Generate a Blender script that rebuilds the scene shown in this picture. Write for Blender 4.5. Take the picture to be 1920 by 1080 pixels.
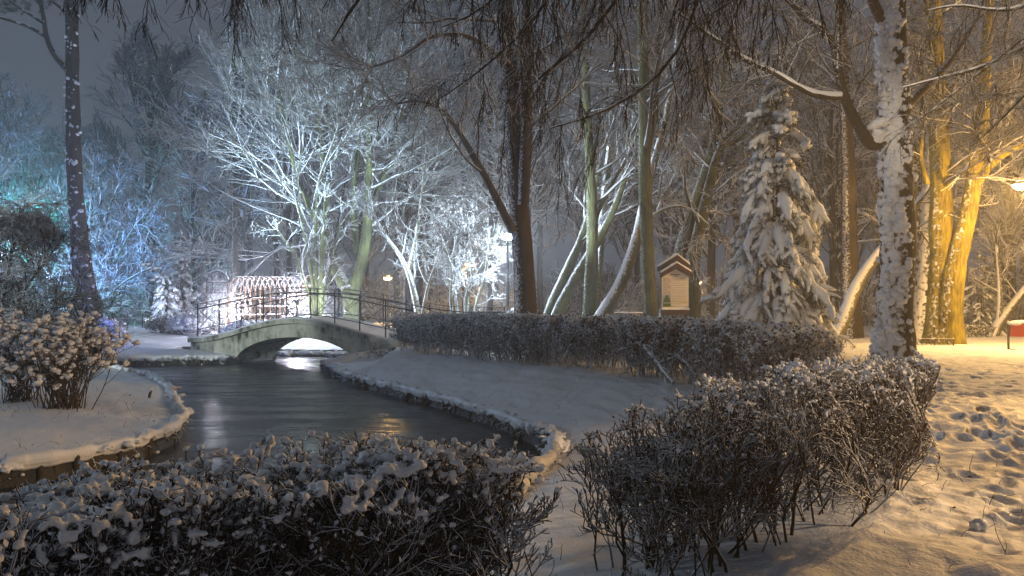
import bpy, math, random
import numpy as np
from math import radians as RAD

S = bpy.context.scene
COL = S.collection
for _o in list(bpy.data.objects):
    bpy.data.objects.remove(_o)

# ------------------------------------------------------------------ camera
F, CX, CY, EYE = 1493.33, 960.0, 575.0, 1.65     # photograph pixels (1920 wide): focal length, centre column, horizon row
cam = bpy.data.cameras.new('camera'); camo = bpy.data.objects.new('camera', cam); COL.objects.link(camo)
cam.lens = 28; cam.sensor_width = 36; cam.sensor_fit = 'HORIZONTAL'
cam.shift_y = (CY - 540) / 1920.0
cam.clip_start = 0.05; cam.clip_end = 600
camo.location = (0, 0, EYE); camo.rotation_euler = (RAD(90), 0, 0)
S.camera = camo
# ------------------------------------------------------------------ world: dull blue grey night cloud
W = bpy.data.worlds.new('World'); S.world = W; W.use_nodes = True
_n = W.node_tree.nodes; _l = W.node_tree.links
_bg = _n['Background']
_tc = _n.new('ShaderNodeTexCoord'); _sx = _n.new('ShaderNodeSeparateXYZ'); _rp = _n.new('ShaderNodeValToRGB')
_l.new(_tc.outputs['Generated'], _sx.inputs[0]); _l.new(_sx.outputs['Z'], _rp.inputs[0])
_rp.color_ramp.elements[0].position = 0.0; _rp.color_ramp.elements[0].color = (0.096, 0.112, 0.146, 1)
_rp.color_ramp.elements[1].position = 0.75; _rp.color_ramp.elements[1].color = (0.068, 0.074, 0.086, 1)
_e = _rp.color_ramp.elements.new(0.36); _e.color = (0.082, 0.097, 0.126, 1)
_l.new(_rp.outputs[0], _bg.inputs[0]); _bg.inputs[1].default_value = 1.0
# ------------------------------------------------------------------ exposure
S.view_settings.view_transform = 'Standard'; S.view_settings.look = 'None'
S.view_settings.exposure = 0.0; S.view_settings.gamma = 1.0
S.render.engine = 'CYCLES'
C = S.cycles
C.use_denoising = True
try: C.denoiser = 'OPENIMAGEDENOISE'
except Exception: pass
C.max_bounces = 5; C.diffuse_bounces = 2; C.glossy_bounces = 3; C.transmission_bounces = 2; C.volume_bounces = 0
C.sample_clamp_indirect = 3.0; C.sample_clamp_direct = 0.0; C.use_light_tree = True
C.caustics_reflective = False; C.caustics_refractive = False
HAZE = 0.0041

def at(x, y, Y):
    return np.array([(x - CX) * Y / F, Y, EYE - (y - CY) * Y / F])
def onwater(x, y, zw=-0.55):
    Y = (EYE - zw) * F / (y - CY)
    return ((x - CX) * Y / F, Y)

def lamp(name, loc, power, color, radius=0.12, spot=None, target=None, blend=0.6):
    ld = bpy.data.lights.new(name, 'SPOT' if spot else 'POINT')
    ld.energy = power; ld.color = color; ld.shadow_soft_size = radius
    if spot: ld.spot_size = RAD(spot); ld.spot_blend = blend
    o = bpy.data.objects.new(name, ld); COL.objects.link(o); o.location = tuple(loc)
    if target is not None:
        import mathutils
        d = mathutils.Vector(tuple(target)) - mathutils.Vector(tuple(loc))
        o.rotation_euler = d.to_track_quat('-Z', 'Y').to_euler()
    return o

SODIUM = (1.0, 0.56, 0.17); COOL = (0.72, 0.87, 1.0); FLOOD = (0.80, 0.90, 1.0)
LAMPS = dict(white=at(952, 447, 40), sod_right=at(1916, 352, 25), sod_a=at(727, 523, 62), sod_b=at(882, 498, 58), sod_c=at(1308, 532, 50))
# street lamps (their posts are built further down)
lamp('white_lamp_light', LAMPS['white'] + [0, 0, -0.05], 9500, COOL, 0.22)
lamp('floodlight_light', at(890, 596, 32.5), 15000, (0.74, 0.88, 1.0), 0.15, spot=62, target=at(1120, 230, 37), blend=.8)
lamp('sodium_lamp_light', LAMPS['sod_right'] + [0, 0, -0.10], 3000, SODIUM, 0.14)
lamp('sodium_lamp_light', LAMPS['sod_a'] + [0, 0, -0.10], 1100, SODIUM, 0.26)
lamp('sodium_lamp_light', LAMPS['sod_b'] + [0, 0, -0.10], 1600, SODIUM, 0.22)
lamp('sodium_lamp_light', LAMPS['sod_c'] + [0, 0, -0.10], 900, SODIUM, 0.16)
# park floodlights behind the bridge, the pergola and the left shrubs, with one added fill spot
lamp('floodlight_light', at(560, 560, 38.5), 650, FLOOD, 0.15)
lamp('floodlight_light', at(392, 604, 33.5), 30000, (0.58, 0.80, 1.0), 0.15, spot=60, target=at(640, 90, 43), blend=.8)
lamp('floodlight_light', at(760, 600, 36.0), 8000, (0.62, 0.83, 1.0), 0.15, spot=70, target=at(720, 260, 42), blend=.8)
lamp('floodlight_light', at(640, 585, 39.5), 500, FLOOD, 0.15)
lamp('floodlight_light', (-6.0, 36.6, 0.9), 320, FLOOD, 0.15)
lamp('pergola_light', at(440, 588, 41.5), 230, (0.92, 0.88, 1.0), 0.08)
lamp('pergola_light', at(408, 575, 43.6), 620, (0.88, 0.84, 1.0), 0.08)
lamp('pergola_light', at(470, 570, 43.0), 800, (0.86, 0.82, 1.0), 0.08)
lamp('pergola_light', at(555, 560, 42.6), 700, (0.84, 0.80, 1.0), 0.08)
lamp('blue_light', at(45, 606, 33), 900, (0.10, 0.20, 1.0), 0.1)
lamp('blue_light', at(112, 592, 42), 20000, (0.16, 0.44, 1.0), 0.15, spot=85, target=at(170, 330, 52), blend=.7)
lamp('pale_light', at(235, 604, 40), 1500, (0.66, 0.80, 1.0), 0.1, spot=50, target=at(315, 530, 45))  # unseen spot added to brighten the small bent fir
lamp('teal_light', at(75, 420, 53), 2000, (0.03, 0.80, 0.72), 0.2)
lamp('pale_light', at(-60, 470, 47), 5200, (0.62, 0.76, 1.0), 0.2)
# park lamps out of frame: a cool one over the plaza to the left, warm ones on the path to the right, plus added fill spots
lamp('unseen_cool_light', (-30, 4.5, 9), 4300, (0.66, 0.85, 1.0), 0.3)
lamp('unseen_cool_light', (-25, 9, 6.5), 15000, (0.86, 0.95, 0.90), 0.3, spot=24, target=(-8.2, 30, .4), blend=.7)  # unseen spot added only to lift the bridge face
lamp('unseen_warm_light', (16, 0.5, 5.2), 8500, (1.0, 0.68, 0.40), 0.15, spot=22, target=(-6.6, 12.0, -0.3), blend=0.5)
lamp('unseen_warm_light', (23, 23.5, 7.5), 7400, (1.0, 0.58, 0.20), 0.2)
lamp("unseen_warm_light", (13.0, 15.5, 6.5), 4200, (1.0, 0.54, 0.16), 0.15, spot=62, target=(4.6, 6.0, 0), blend=.8)  # added spot, no real lamp: turns the near path golden
lamp('unseen_warm_light', (3.0, -3.0, 8.5), 17000, (1.0, 0.78, 0.52), 0.2, spot=19, target=(6.6, 22.5, 4.2), blend=0.7)  # narrow fill spot behind the camera, added to brighten the spruce

# ================================================================== helpers
rng = np.random.default_rng(7)

class MB:
    def __init__(s): s.V = []; s.Q = []; s.T = []; s.QM = []; s.TM = []; s.n = 0
    def add(s, v, q=None, t=None, m=0):
        v = np.asarray(v, float).reshape(-1, 3)
        if q is not None and len(q):
            q = np.asarray(q, np.int64).reshape(-1, 4); s.Q.append(q + s.n); s.QM.append(np.full(len(q), m, np.int32))
        if t is not None and len(t):
            t = np.asarray(t, np.int64).reshape(-1, 3); s.T.append(t + s.n); s.TM.append(np.full(len(t), m, np.int32))
        s.V.append(v); s.n += len(v)
        return s
    def tubes(s, P, R, k=3, snow=True, m=0, cap=False):
        P = np.asarray(P, float); R = np.asarray(R, float)
        if P.ndim == 2: P = P[None]; R = R[None]
        M, n, _ = P.shape
        if M == 0: return s
        T = np.gradient(P, axis=1); T /= np.linalg.norm(T, axis=2, keepdims=True) + 1e-9
        steep = np.abs(T[:, :, 2]).mean(1) > 0.8
        ref = np.where(steep[:, None, None], np.array([1., 0.13, 0.]), np.array([0., 0., 1.]))
        B = ref - T * (T * ref).sum(2, keepdims=True); B /= np.linalg.norm(B, axis=2, keepdims=True) + 1e-9
        N = np.cross(T, B)
        if k == 3:
            a = np.array([1.45 if snow else 1.0, -0.6, -0.6]); b = np.array([0., 0.9, -0.9])
        else:
            th = np.arange(k) * 2 * np.pi / k
            a = np.cos(th); b = np.sin(th)
        ring = P[:, :, None, :] + R[:, :, None, None] * (a[None, None, :, None] * B[:, :, None, :] + b[None, None, :, None] * N[:, :, None, :])
        idx = np.arange(M * n * k).reshape(M, n, k)
        i0 = idx[:, :-1, :]; i1 = idx[:, 1:, :]
        q = np.stack([i0, np.roll(i0, -1, 2), np.roll(i1, -1, 2), i1], -1).reshape(-1, 4)
        s.add(ring, q, m=m)
        if cap and k >= 4:
            v0 = s.n
            tip = P[:, -1, :]; s.add(tip, m=m)
            base = v0 - M * n * k
            e = idx[:, -1, :] + base
            t = np.stack([e, np.roll(e, -1, 1), np.repeat(np.arange(M)[:, None] + v0, k, 1)], -1).reshape(-1, 3)
            s.T.append(t); s.TM.append(np.full(len(t), m, np.int32))
        return s
    def beam(s, a, b, w, h, m=0, up=(0, 0, 1)):
        a = np.asarray(a, float); b = np.asarray(b, float); t = b - a; t /= np.linalg.norm(t)
        up = np.asarray(up, float)
        if abs(t @ up) > 0.98: up = np.array([0, 1., 0])
        x = np.cross(t, up); x /= np.linalg.norm(x); u = np.cross(x, t)
        v = [p + x * i * w / 2 + u * j * h / 2 for p in (a, b) for i, j in ((-1, -1), (1, -1), (1, 1), (-1, 1))]
        return s.add(v, [[0, 3, 2, 1], [4, 5, 6, 7], [0, 1, 5, 4], [1, 2, 6, 5], [2, 3, 7, 6], [3, 0, 4, 7]], m=m)
    def lathe(s, c, prof, k=16, m=0):
        c = np.asarray(c, float); th = np.arange(k) * 2 * np.pi / k
        v = [c + [r * math.cos(t), r * math.sin(t), z] for r, z in prof for t in th]
        q = [[i * k + j, i * k + (j + 1) % k, (i + 1) * k + (j + 1) % k, (i + 1) * k + j] for i in range(len(prof) - 1) for j in range(k)]
        return s.add(v, q, m=m)
    def prism(s, poly, a, b, m=0):
        """poly: list of 3D points (front face), extruded by vector b-a"""
        n = len(poly); d = np.asarray(b, float) - np.asarray(a, float)
        v = np.array(poly, float); v = np.vstack([v, v + d])
        q = [[i, (i + 1) % n, n + (i + 1) % n, n + i] for i in range(n)]
        t = [[0, i, i + 1] for i in range(1, n - 1)] + [[n, n + i + 1, n + i] for i in range(1, n - 1)]
        return s.add(v, q, t, m=m)
    def blobs(s, pos, rad, sub=1, squash=0.75, rs=None, var=0.35, m=0):
        pos = np.asarray(pos, float).reshape(-1, 3); rad = np.asarray(rad, float)
        if len(pos) == 0: return s
        rs = rs or rng
        v0, f0 = ICO[sub]
        M = len(pos); nv = len(v0)
        if rad.ndim == 1: rad = np.repeat(rad[:, None], 3, 1) * np.array([1, 1, squash])
        var_set = BLOBV[sub]
        pick = rs.integers(0, len(var_set), M)
        sh = var_set[pick]                                         # M,nv,3
        sh = v0[None] + (sh - v0[None]) * (var / 0.35)
        yaw = rs.uniform(0, 2 * np.pi, M); c, sn = np.cos(yaw), np.sin(yaw)
        sh = sh * rad[:, None, :]
        x = sh[..., 0] * c[:, None] - sh[..., 1] * sn[:, None]; y = sh[..., 0] * sn[:, None] + sh[..., 1] * c[:, None]
        v = np.stack([x, y, sh[..., 2]], -1) + pos[:, None, :]
        t = (f0[None] + (np.arange(M) * nv)[:, None, None]).reshape(-1, 3)
        return s.add(v, t=t, m=m)
    def cards(s, pos, size, rs=None, asp=0.6, m=0, tilt=None):
        """small leaf shaped diamonds"""
        rs = rs or rng
        pos = np.asarray(pos, float); M = len(pos); size = np.broadcast_to(np.asarray(size, float), (M,))
        a = rs.normal(size=(M, 3)); 
        if tilt is not None: a[:, 2] = a[:, 2] * tilt[0] + tilt[1]
        a /= np.linalg.norm(a, axis=1, keepdims=True)
        r = rs.normal(size=(M, 3)); b = np.cross(a, r); b /= np.linalg.norm(b, axis=1, keepdims=True) + 1e-9
        a = a * size[:, None]; b = b * size[:, None] * asp * 0.5
        v = np.stack([pos, pos + a * .5 + b, pos + a, pos + a * .5 - b], 1)
        return s.add(v, np.arange(M * 4).reshape(M, 4), m=m)
    def build(s, name, mats, parent=None, loc=(0, 0, 0), smooth=True):
        me = bpy.data.meshes.new(name)
        loc = np.asarray(loc, float)
        V = (np.vstack(s.V) - loc) if s.V else np.zeros((0, 3))
        Q = np.vstack(s.Q) if s.Q else np.zeros((0, 4), np.int64); T = np.vstack(s.T) if s.T else np.zeros((0, 3), np.int64)
        nq, nt = len(Q), len(T)
        me.vertices.add(len(V)); me.vertices.foreach_set('co', V.astype(np.float32).ravel())
        me.loops.add(nq * 4 + nt * 3); me.loops.foreach_set('vertex_index', np.concatenate([Q.ravel(), T.ravel()]).astype(np.int32))
        me.polygons.add(nq + nt)
        ls = np.concatenate([np.arange(nq) * 4, nq * 4 + np.arange(nt) * 3]).astype(np.int32)
        me.polygons.foreach_set('loop_start', ls)
        mi = np.concatenate([np.concatenate(s.QM) if s.QM else np.zeros(0, np.int32), np.concatenate(s.TM) if s.TM else np.zeros(0, np.int32)])
        me.polygons.foreach_set('material_index', mi.astype(np.int32))
        me.polygons.foreach_set('use_smooth', np.full(nq + nt, bool(smooth)))
        me.update(calc_edges=True); me.validate()
        for mm in (mats if isinstance(mats, (list, tuple)) else [mats]): me.materials.append(mm)
        o = bpy.data.objects.new(name, me); COL.objects.link(o)
        if parent is not None: o.parent = parent
        else: o.location = tuple(loc)
        return o

def fuse(o, voxel, it=3):
    """melt overlapping snow lumps into one uneven cover"""
    if voxel:
        m = o.modifiers.new('fuse', 'REMESH'); m.mode = 'VOXEL'; m.voxel_size = voxel; m.use_smooth_shade = True
        m = o.modifiers.new('soften', 'SMOOTH'); m.factor = .5; m.iterations = it
    return o
def thing(name, label, cat, loc, group=None):
    o = bpy.data.objects.new(name, None); COL.objects.link(o); o.location = tuple(float(c) for c in loc)
    o.empty_display_size = 0.2
    o['label'] = label; o['category'] = cat
    if group: o['group'] = group
    return o
def tag(o, label, cat, group=None, kind=None):
    o['label'] = label; o['category'] = cat
    if group: o['group'] = group
    if kind: o['kind'] = kind
    return o

def ico(sub):
    import bmesh
    bm = bmesh.new(); bmesh.ops.create_icosphere(bm, subdivisions=sub, radius=1.0)
    v = np.array([x.co[:] for x in bm.verts]); f = np.array([[x.index for x in p.verts] for p in bm.faces]); bm.free()
    return v, f
ICO = {1: ico(1), 2: ico(2), 3: ico(3)}
def hash3(i, j, k, sd):
    h = (i * 374761393 + j * 668265263 + k * 2147483647 + sd * 974711) & 0xffffffff
    h = ((h ^ (h >> 13)) * 1274126177) & 0xffffffff
    return ((h ^ (h >> 16)) & 0xffff) / 65535.0
def vnoise(p, sd=0):
    p = np.asarray(p, float)
    i = np.floor(p).astype(np.int64); f = p - i; f = f * f * (3 - 2 * f)
    r = 0
    for dx in (0, 1):
        for dy in (0, 1):
            if p.shape[-1] == 3:
                for dz in (0, 1):
                    w = (f[..., 0] if dx else 1 - f[..., 0]) * (f[..., 1] if dy else 1 - f[..., 1]) * (f[..., 2] if dz else 1 - f[..., 2])
                    r = r + w * hash3(i[..., 0] + dx, i[..., 1] + dy, i[..., 2] + dz, sd)
            else:
                w = (f[..., 0] if dx else 1 - f[..., 0]) * (f[..., 1] if dy else 1 - f[..., 1])
                r = r + w * hash3(i[..., 0] + dx, i[..., 1] + dy, 0 * i[..., 0], sd)
    return r
BLOBV = {}
for _s in ICO:
    v0 = ICO[_s][0]
    BLOBV[_s] = np.array([v0 * (1 + 0.7 * 0.5 * ((vnoise(v0 * 1.3 + 11.3 * q, q) - .5) * 1.6 + (vnoise(v0 * 3.1 + 5.7 * q, q + 50) - .5) * 0.9))[:, None] for q in range(14)])

# ================================================================== materials
def newmat(name):
    m = bpy.data.materials.new(name); m.use_nodes = True
    nt = m.node_tree; return m, nt.nodes, nt.links, nt.nodes['Principled BSDF']
def flat(name, col, rough=0.7, metal=0.0, var=0.25, scale=6.0, emit=None, es=0):
    m, n, l, b = newmat(name)
    tc = n.new('ShaderNodeTexCoord'); no = n.new('ShaderNodeTexNoise'); no.inputs['Scale'].default_value = scale; no.inputs['Detail'].default_value = 4
    l.new(tc.outputs['Object'], no.inputs['Vector'])
    mx = n.new('ShaderNodeMix'); mx.data_type = 'RGBA'
    mx.inputs[6].default_value = (*[c * (1 - var) for c in col], 1); mx.inputs[7].default_value = (*[min(1, c * (1 + var)) for c in col], 1)
    l.new(no.outputs['Fac'], mx.inputs[0]); l.new(mx.outputs[2], b.inputs['Base Color'])
    b.inputs['Roughness'].default_value = rough; b.inputs['Metallic'].default_value = metal
    if emit: b.inputs['Emission Color'].default_value = (*emit, 1); b.inputs['Emission Strength'].default_value = es
    return m
SNOWC = (0.80, 0.82, 0.86)
def snow_mat(name, fine=60.0, coarse=5.0, dist=0.02, col=SNOWC):
    m, n, l, b = newmat(name)
    tc = n.new('ShaderNodeTexCoord')
    a = n.new('ShaderNodeTexNoise'); a.inputs['Scale'].default_value = fine; a.inputs['Detail'].default_value = 6
    c = n.new('ShaderNodeTexNoise'); c.inputs['Scale'].default_value = coarse; c.inputs['Detail'].default_value = 5
    l.new(tc.outputs['Object'], a.inputs['Vector']); l.new(tc.outputs['Object'], c.inputs['Vector'])
    ad = n.new('ShaderNodeMath'); ad.operation = 'MULTIPLY_ADD'; ad.inputs[1].default_value = 0.25
    l.new(a.outputs['Fac'], ad.inputs[0]); l.new(c.outputs['Fac'], ad.inputs[2])
    bp = n.new('ShaderNodeBump'); bp.inputs['Strength'].default_value = 0.7; bp.inputs['Distance'].default_value = dist
    l.new(ad.outputs[0], bp.inputs['Height']); l.new(bp.outputs[0], b.inputs['Normal'])
    b.inputs['Base Color'].default_value = (*col, 1); b.inputs['Roughness'].default_value = 0.65
    return m
def bark_mat(name, c1, c2, up=0.45, wind=None, wthr=0.6, scale=8.0, soft=0.12, nz=0.5, bump=0.02, streak=4.0, wgain=None, blotch=14.0):
    """bark with snow lying on faces that look up, and (wind) plastered on one side"""
    m, n, l, b = newmat(name)
    tc = n.new('ShaderNodeTexCoord'); geo = n.new('ShaderNodeNewGeometry')
    mp = n.new('ShaderNodeMapping'); mp.inputs['Scale'].default_value = (scale * streak, scale * streak, scale)
    l.new(tc.outputs['Object'], mp.inputs[0])
    no = n.new('ShaderNodeTexNoise'); no.inputs['Scale'].default_value = 1.0; no.inputs['Detail'].default_value = 5; l.new(mp.outputs[0], no.inputs['Vector'])
    big = n.new('ShaderNodeTexNoise'); big.inputs['Scale'].default_value = 1.3; big.inputs['Detail'].default_value = 3; l.new(tc.outputs['Object'], big.inputs['Vector'])
    s0 = n.new('ShaderNodeMath'); s0.operation = 'ADD'; l.new(no.outputs['Fac'], s0.inputs[0]); l.new(big.outputs['Fac'], s0.inputs[1])
    mr0 = n.new('ShaderNodeMapRange'); mr0.inputs[1].default_value = 0.7; mr0.inputs[2].default_value = 1.3; l.new(s0.outputs[0], mr0.inputs[0])
    mx = n.new('ShaderNodeMix'); mx.data_type = 'RGBA'; mx.inputs[6].default_value = (*c1, 1); mx.inputs[7].default_value = (*c2, 1)
    l.new(mr0.outputs[0], mx.inputs[0])
    pt = n.new('ShaderNodeTexNoise'); pt.inputs['Scale'].default_value = blotch; pt.inputs['Detail'].default_value = 4; l.new(tc.outputs['Object'], pt.inputs['Vector'])
    sep = n.new('ShaderNodeSeparateXYZ'); l.new(geo.outputs['Normal'], sep.inputs[0])
    k = n.new('ShaderNodeMath'); k.operation = 'MULTIPLY_ADD'; k.inputs[1].default_value = nz * 2; k.inputs[2].default_value = -nz; l.new(pt.outputs['Fac'], k.inputs[0])
    def ramp(sock, thr, sf):
        ad = n.new('ShaderNodeMath'); ad.operation = 'ADD'; l.new(sock, ad.inputs[0]); l.new(k.outputs[0], ad.inputs[1])
        r = n.new('ShaderNodeMapRange'); r.interpolation_type = 'SMOOTHSTEP'; r.inputs[1].default_value = thr - sf; r.inputs[2].default_value = thr + sf; l.new(ad.outputs[0], r.inputs[0])
        return r.outputs[0]
    fac = ramp(sep.outputs['Z'], up, soft)
    if wind is not None:
        w = np.array(wind, float); w /= np.linalg.norm(w)
        d = n.new('ShaderNodeVectorMath'); d.operation = 'DOT_PRODUCT'; d.inputs[1].default_value = tuple(w); l.new(geo.outputs['Normal'], d.inputs[0])
        f2 = ramp(d.outputs['Value'], wthr, soft)
        mm = n.new('ShaderNodeMath'); mm.operation = 'MAXIMUM'; l.new(fac, mm.inputs[0]); l.new(f2, mm.inputs[1]); fac = mm.outputs[0]
    mx2 = n.new('ShaderNodeMix'); mx2.data_type = 'RGBA'; mx2.inputs[7].default_value = (*SNOWC, 1)
    l.new(mx.outputs[2], mx2.inputs[6]); l.new(fac, mx2.inputs[0]); l.new(mx2.outputs[2], b.inputs['Base Color'])
    b.inputs['Roughness'].default_value = 0.8; b.inputs['Specular IOR Level'].default_value = 0.2
    if bump:
        hb = n.new('ShaderNodeMath'); hb.operation = 'ADD'; l.new(no.outputs['Fac'], hb.inputs[0]); l.new(fac, hb.inputs[1])
        bp = n.new('ShaderNodeBump'); bp.inputs['Strength'].default_value = 0.8; bp.inputs['Distance'].default_value = bump
        l.new(hb.outputs[0], bp.inputs['Height']); l.new(bp.outputs[0], b.inputs['Normal'])
    return m
def twig_mat(name, col, thr=0.12):
    m, n, l, b = newmat(name)
    geo = n.new('ShaderNodeNewGeometry'); sep = n.new('ShaderNodeSeparateXYZ'); l.new(geo.outputs['Normal'], sep.inputs[0])
    tc = n.new('ShaderNodeTexCoord'); no = n.new('ShaderNodeTexNoise'); no.inputs['Scale'].default_value = 2.2; no.inputs['Detail'].default_value = 2; l.new(tc.outputs['Object'], no.inputs['Vector'])
    k = n.new('ShaderNodeMath'); k.operation = 'MULTIPLY_ADD'; k.inputs[1].default_value = 0.7; k.inputs[2].default_value = -0.35; l.new(no.outputs['Fac'], k.inputs[0])
    ad = n.new('ShaderNodeMath'); ad.operation = 'ADD'; l.new(sep.outputs['Z'], ad.inputs[0]); l.new(k.outputs[0], ad.inputs[1])
    r = n.new('ShaderNodeMapRange'); r.inputs[1].default_value = thr - .08; r.inputs[2].default_value = thr + .08; l.new(ad.outputs[0], r.inputs[0])
    mx = n.new('ShaderNodeMix'); mx.data_type = 'RGBA'; mx.inputs[6].default_value = (*col, 1); mx.inputs[7].default_value = (*SNOWC, 1)
    l.new(r.outputs[0], mx.inputs[0]); l.new(mx.outputs[2], b.inputs['Base Color'])
    b.inputs['Roughness'].default_value = 0.8; b.inputs['Specular IOR Level'].default_value = 0.1
    return m

WIND = (-0.75, -0.6, 0.25)
M_SNOW = snow_mat('snow')
M_GROUND = snow_mat('ground_snow', fine=38, coarse=5.0, dist=0.05)
M_SNOWSOFT = snow_mat('snow_clump', fine=90, coarse=25, dist=0.01)
M_BARK = bark_mat('dark_bark', (0.030, 0.024, 0.018), (0.085, 0.068, 0.048), up=0.5, wind=WIND, wthr=0.95, nz=0.5)
M_MOSS = bark_mat('mossy_bark', (0.030, 0.032, 0.018), (0.14, 0.15, 0.065), up=0.45, wind=(-0.7, -0.1, 0.6), wthr=0.86, nz=0.7, bump=.08, blotch=18, scale=3.0, streak=4.5)
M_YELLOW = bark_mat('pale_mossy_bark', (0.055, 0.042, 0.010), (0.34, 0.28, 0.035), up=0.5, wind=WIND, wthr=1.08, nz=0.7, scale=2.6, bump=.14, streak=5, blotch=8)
M_PLASTER = bark_mat('snow_plastered_bark', (0.022, 0.018, 0.014), (0.07, 0.055, 0.04), up=0.45, wind=(-0.72, -0.65, 0.2), wthr=0.74, nz=1.0, scale=5, bump=0.08, blotch=7, soft=.16)
M_PINE = bark_mat('pine_bark', (0.022, 0.018, 0.016), (0.075, 0.055, 0.045), up=0.5, wind=(0.15, -0.95, 0.3), wthr=1.12, nz=0.8, scale=6, bump=0.05, streak=2.2, blotch=4.0, soft=.06)
M_LEAN = bark_mat('leaning_snowy_bark', (0.06, 0.06, 0.03), (0.13, 0.12, 0.06), up=0.12, wind=(-0.9, -0.2, 0.3), wthr=0.62, nz=0.35)
M_TWIG = twig_mat('snowy_twig', (0.045, 0.038, 0.030), thr=-.05)
M_TWIGG = twig_mat('snowy_green_twig', (0.05, 0.05, 0.035), thr=-.28)
M_TWIGD = twig_mat('dark_twig', (0.022, 0.017, 0.013), thr=0.42)
M_FAR = twig_mat('far_twig', (0.03, 0.03, 0.03), thr=0.15)
M_HEDGE = twig_mat('hedge_twig', (0.052, 0.036, 0.021), thr=0.28)
M_HEDGEF = twig_mat('frosted_hedge_twig', (0.052, 0.046, 0.034), thr=-.08)
M_HLEAF = twig_mat('hedge_leaf', (0.056, 0.050, 0.034), thr=-.16)
M_IRON = bark_mat('painted_iron', (0.028, 0.022, 0.026), (0.05, 0.04, 0.045), up=0.55, nz=0.25, bump=0, soft=.1)
M_TIMBER = bark_mat('red_brown_timber', (0.105, 0.062, 0.034), (0.18, 0.11, 0.06), up=0.5, nz=0.15, bump=0.004)
M_STAKE = bark_mat('wet_stake', (0.030, 0.024, 0.015), (0.09, 0.075, 0.04), up=0.4, nz=0.3, bump=0.01)
M_CONC = None

# ================================================================== ground
POND = [(-34, 29.3), (-20.6, 29.2)] + [onwater(190, 686), onwater(300, 685), onwater(425, 684)] + [(-10.9, 30.6), (-9.95, 33.0), (-15, 35), (-15.5, 38), (-9.8, 35.4), (-6.5, 34.5), (-4.9, 33.2), (-5.5, 29.2)] + \
    [onwater(*p) for p in ((603, 691), (650, 717), (700, 732), (750, 745), (800, 758), (850, 774), (900, 789), (945, 806), (1000, 832), (1040, 862), (1042, 890), (1020, 925), (985, 962), (955, 1000), (850, 1060))] + \
    [(-1.5, 6.3), (-4.5, 5.9), (-8, 6.2), (-9.5, 8.5)] + [onwater(*p) for p in ((-20, 918), (70, 906), (150, 892), (250, 866), (325, 832), (345, 808), (328, 785), (318, 750), (272, 720), (215, 707), (150, 702))] + [(-19, 26.8), (-34, 27)]
POND = np.array(POND)
def sdf(x, y):
    x = np.asarray(x, float); y = np.asarray(y, float)
    d = np.full(x.shape, 1e9); ins = np.zeros(x.shape, bool)
    n = len(POND)
    for i in range(n):
        a = POND[i]; b = POND[(i + 1) % n]; e = b - a
        t = np.clip(((x - a[0]) * e[0] + (y - a[1]) * e[1]) / (e @ e), 0, 1)
        d = np.minimum(d, (x - a[0] - t * e[0]) ** 2 + (y - a[1] - t * e[1]) ** 2)
        c = (a[1] > y) != (b[1] > y)
        with np.errstate(divide='ignore', invalid='ignore'):
            ins ^= c & (x < (b[0] - a[0]) * (y - a[1]) / (b[1] - a[1] + 1e-12) + a[0])
    d = np.sqrt(d); return np.where(ins, -d, d)
def sm(a, b, x): t = np.clip((x - a) / (b - a), 0, 1); return t * t * (3 - 2 * t)
def zbase(x, y, d=None):
    x = np.asarray(x, float); y = np.asarray(y, float)
    if d is None: d = sdf(x, y)
    right = 0.30 * sm(6.5, 16, y)
    pen = (x < -4.0) & (y < 27.5) & (y > 6)
    plat = np.where(pen, -0.02, np.where(y > 28, 0.30, right))
    wdt = np.where(pen, 3.5, np.where((y > 28) & (x < -8), 8.0, np.where(y > 33.5, 5.0, np.where(y < 9, 1.6, 3.0))))
    edge = np.where(pen, -0.27, -0.26)
    z = edge + (plat - edge) * sm(0, 1, d / wdt * .5 + .5) * 2 - (plat - edge)
    z = edge + (plat - edge) * np.sin(np.clip(d / wdt, 0, 1) * np.pi / 2)
    z = np.where(d < 0, edge - 0.75 * np.clip(-d / 0.10, 0, 1), z)
    return z
def zg(x, y): return float(zbase(np.array([x]), np.array([y]))[0])

def axis(lo, hi, dens):
    out = [lo]
    while out[-1] < hi: out.append(out[-1] + dens(out[-1]))
    return np.array(out)
gx = axis(-110, 110, lambda x: 0.030 if 1.8 < x < 6.5 else (0.05 if -9.5 < x <= 1.8 else (0.06 if 6.5 <= x < 12 else min(4.0, 0.06 + 0.045 * max(x - 12, -9.5 - x, 0)))))
gy = axis(-14, 130, lambda y: 0.035 if 3.8 < y < 9 else (0.035 + 0.006 * (y - 9) if 9 <= y < 40 else (0.25 + .05 * (y - 40) if y >= 40 else 0.035 + 0.06 * (3.8 - y))))
GX, GY = np.meshgrid(gx, gy)
D = sdf(GX, GY)
GZ = zbase(GX, GY, D)
land = sm(0.0, 0.5, D)
und = (vnoise(np.stack([GX, GY], -1) * 0.45, 3) - .5) * 0.10 + (vnoise(np.stack([GX, GY], -1) * 1.7, 4) - .5) * 0.045
GZ += und * land
pathm = sm(1.6, 2.8, GX) * land
GZ += pathm * ((vnoise(np.stack([GX, GY], -1) * 4.5, 5) - .5) * 0.05 + (vnoise(np.stack([GX, GY], -1) * 11, 6) - .5) * 0.022)
GZ += (1 - pathm) * land * ((vnoise(np.stack([GX * 1.0, GY * 1.0], -1) * 9, 8) - .5) * 0.012 + (vnoise(np.stack([GX * 3.0 + GY, GY * 1.2], -1) * 1.6, 9) - .5) * 0.035)
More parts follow.
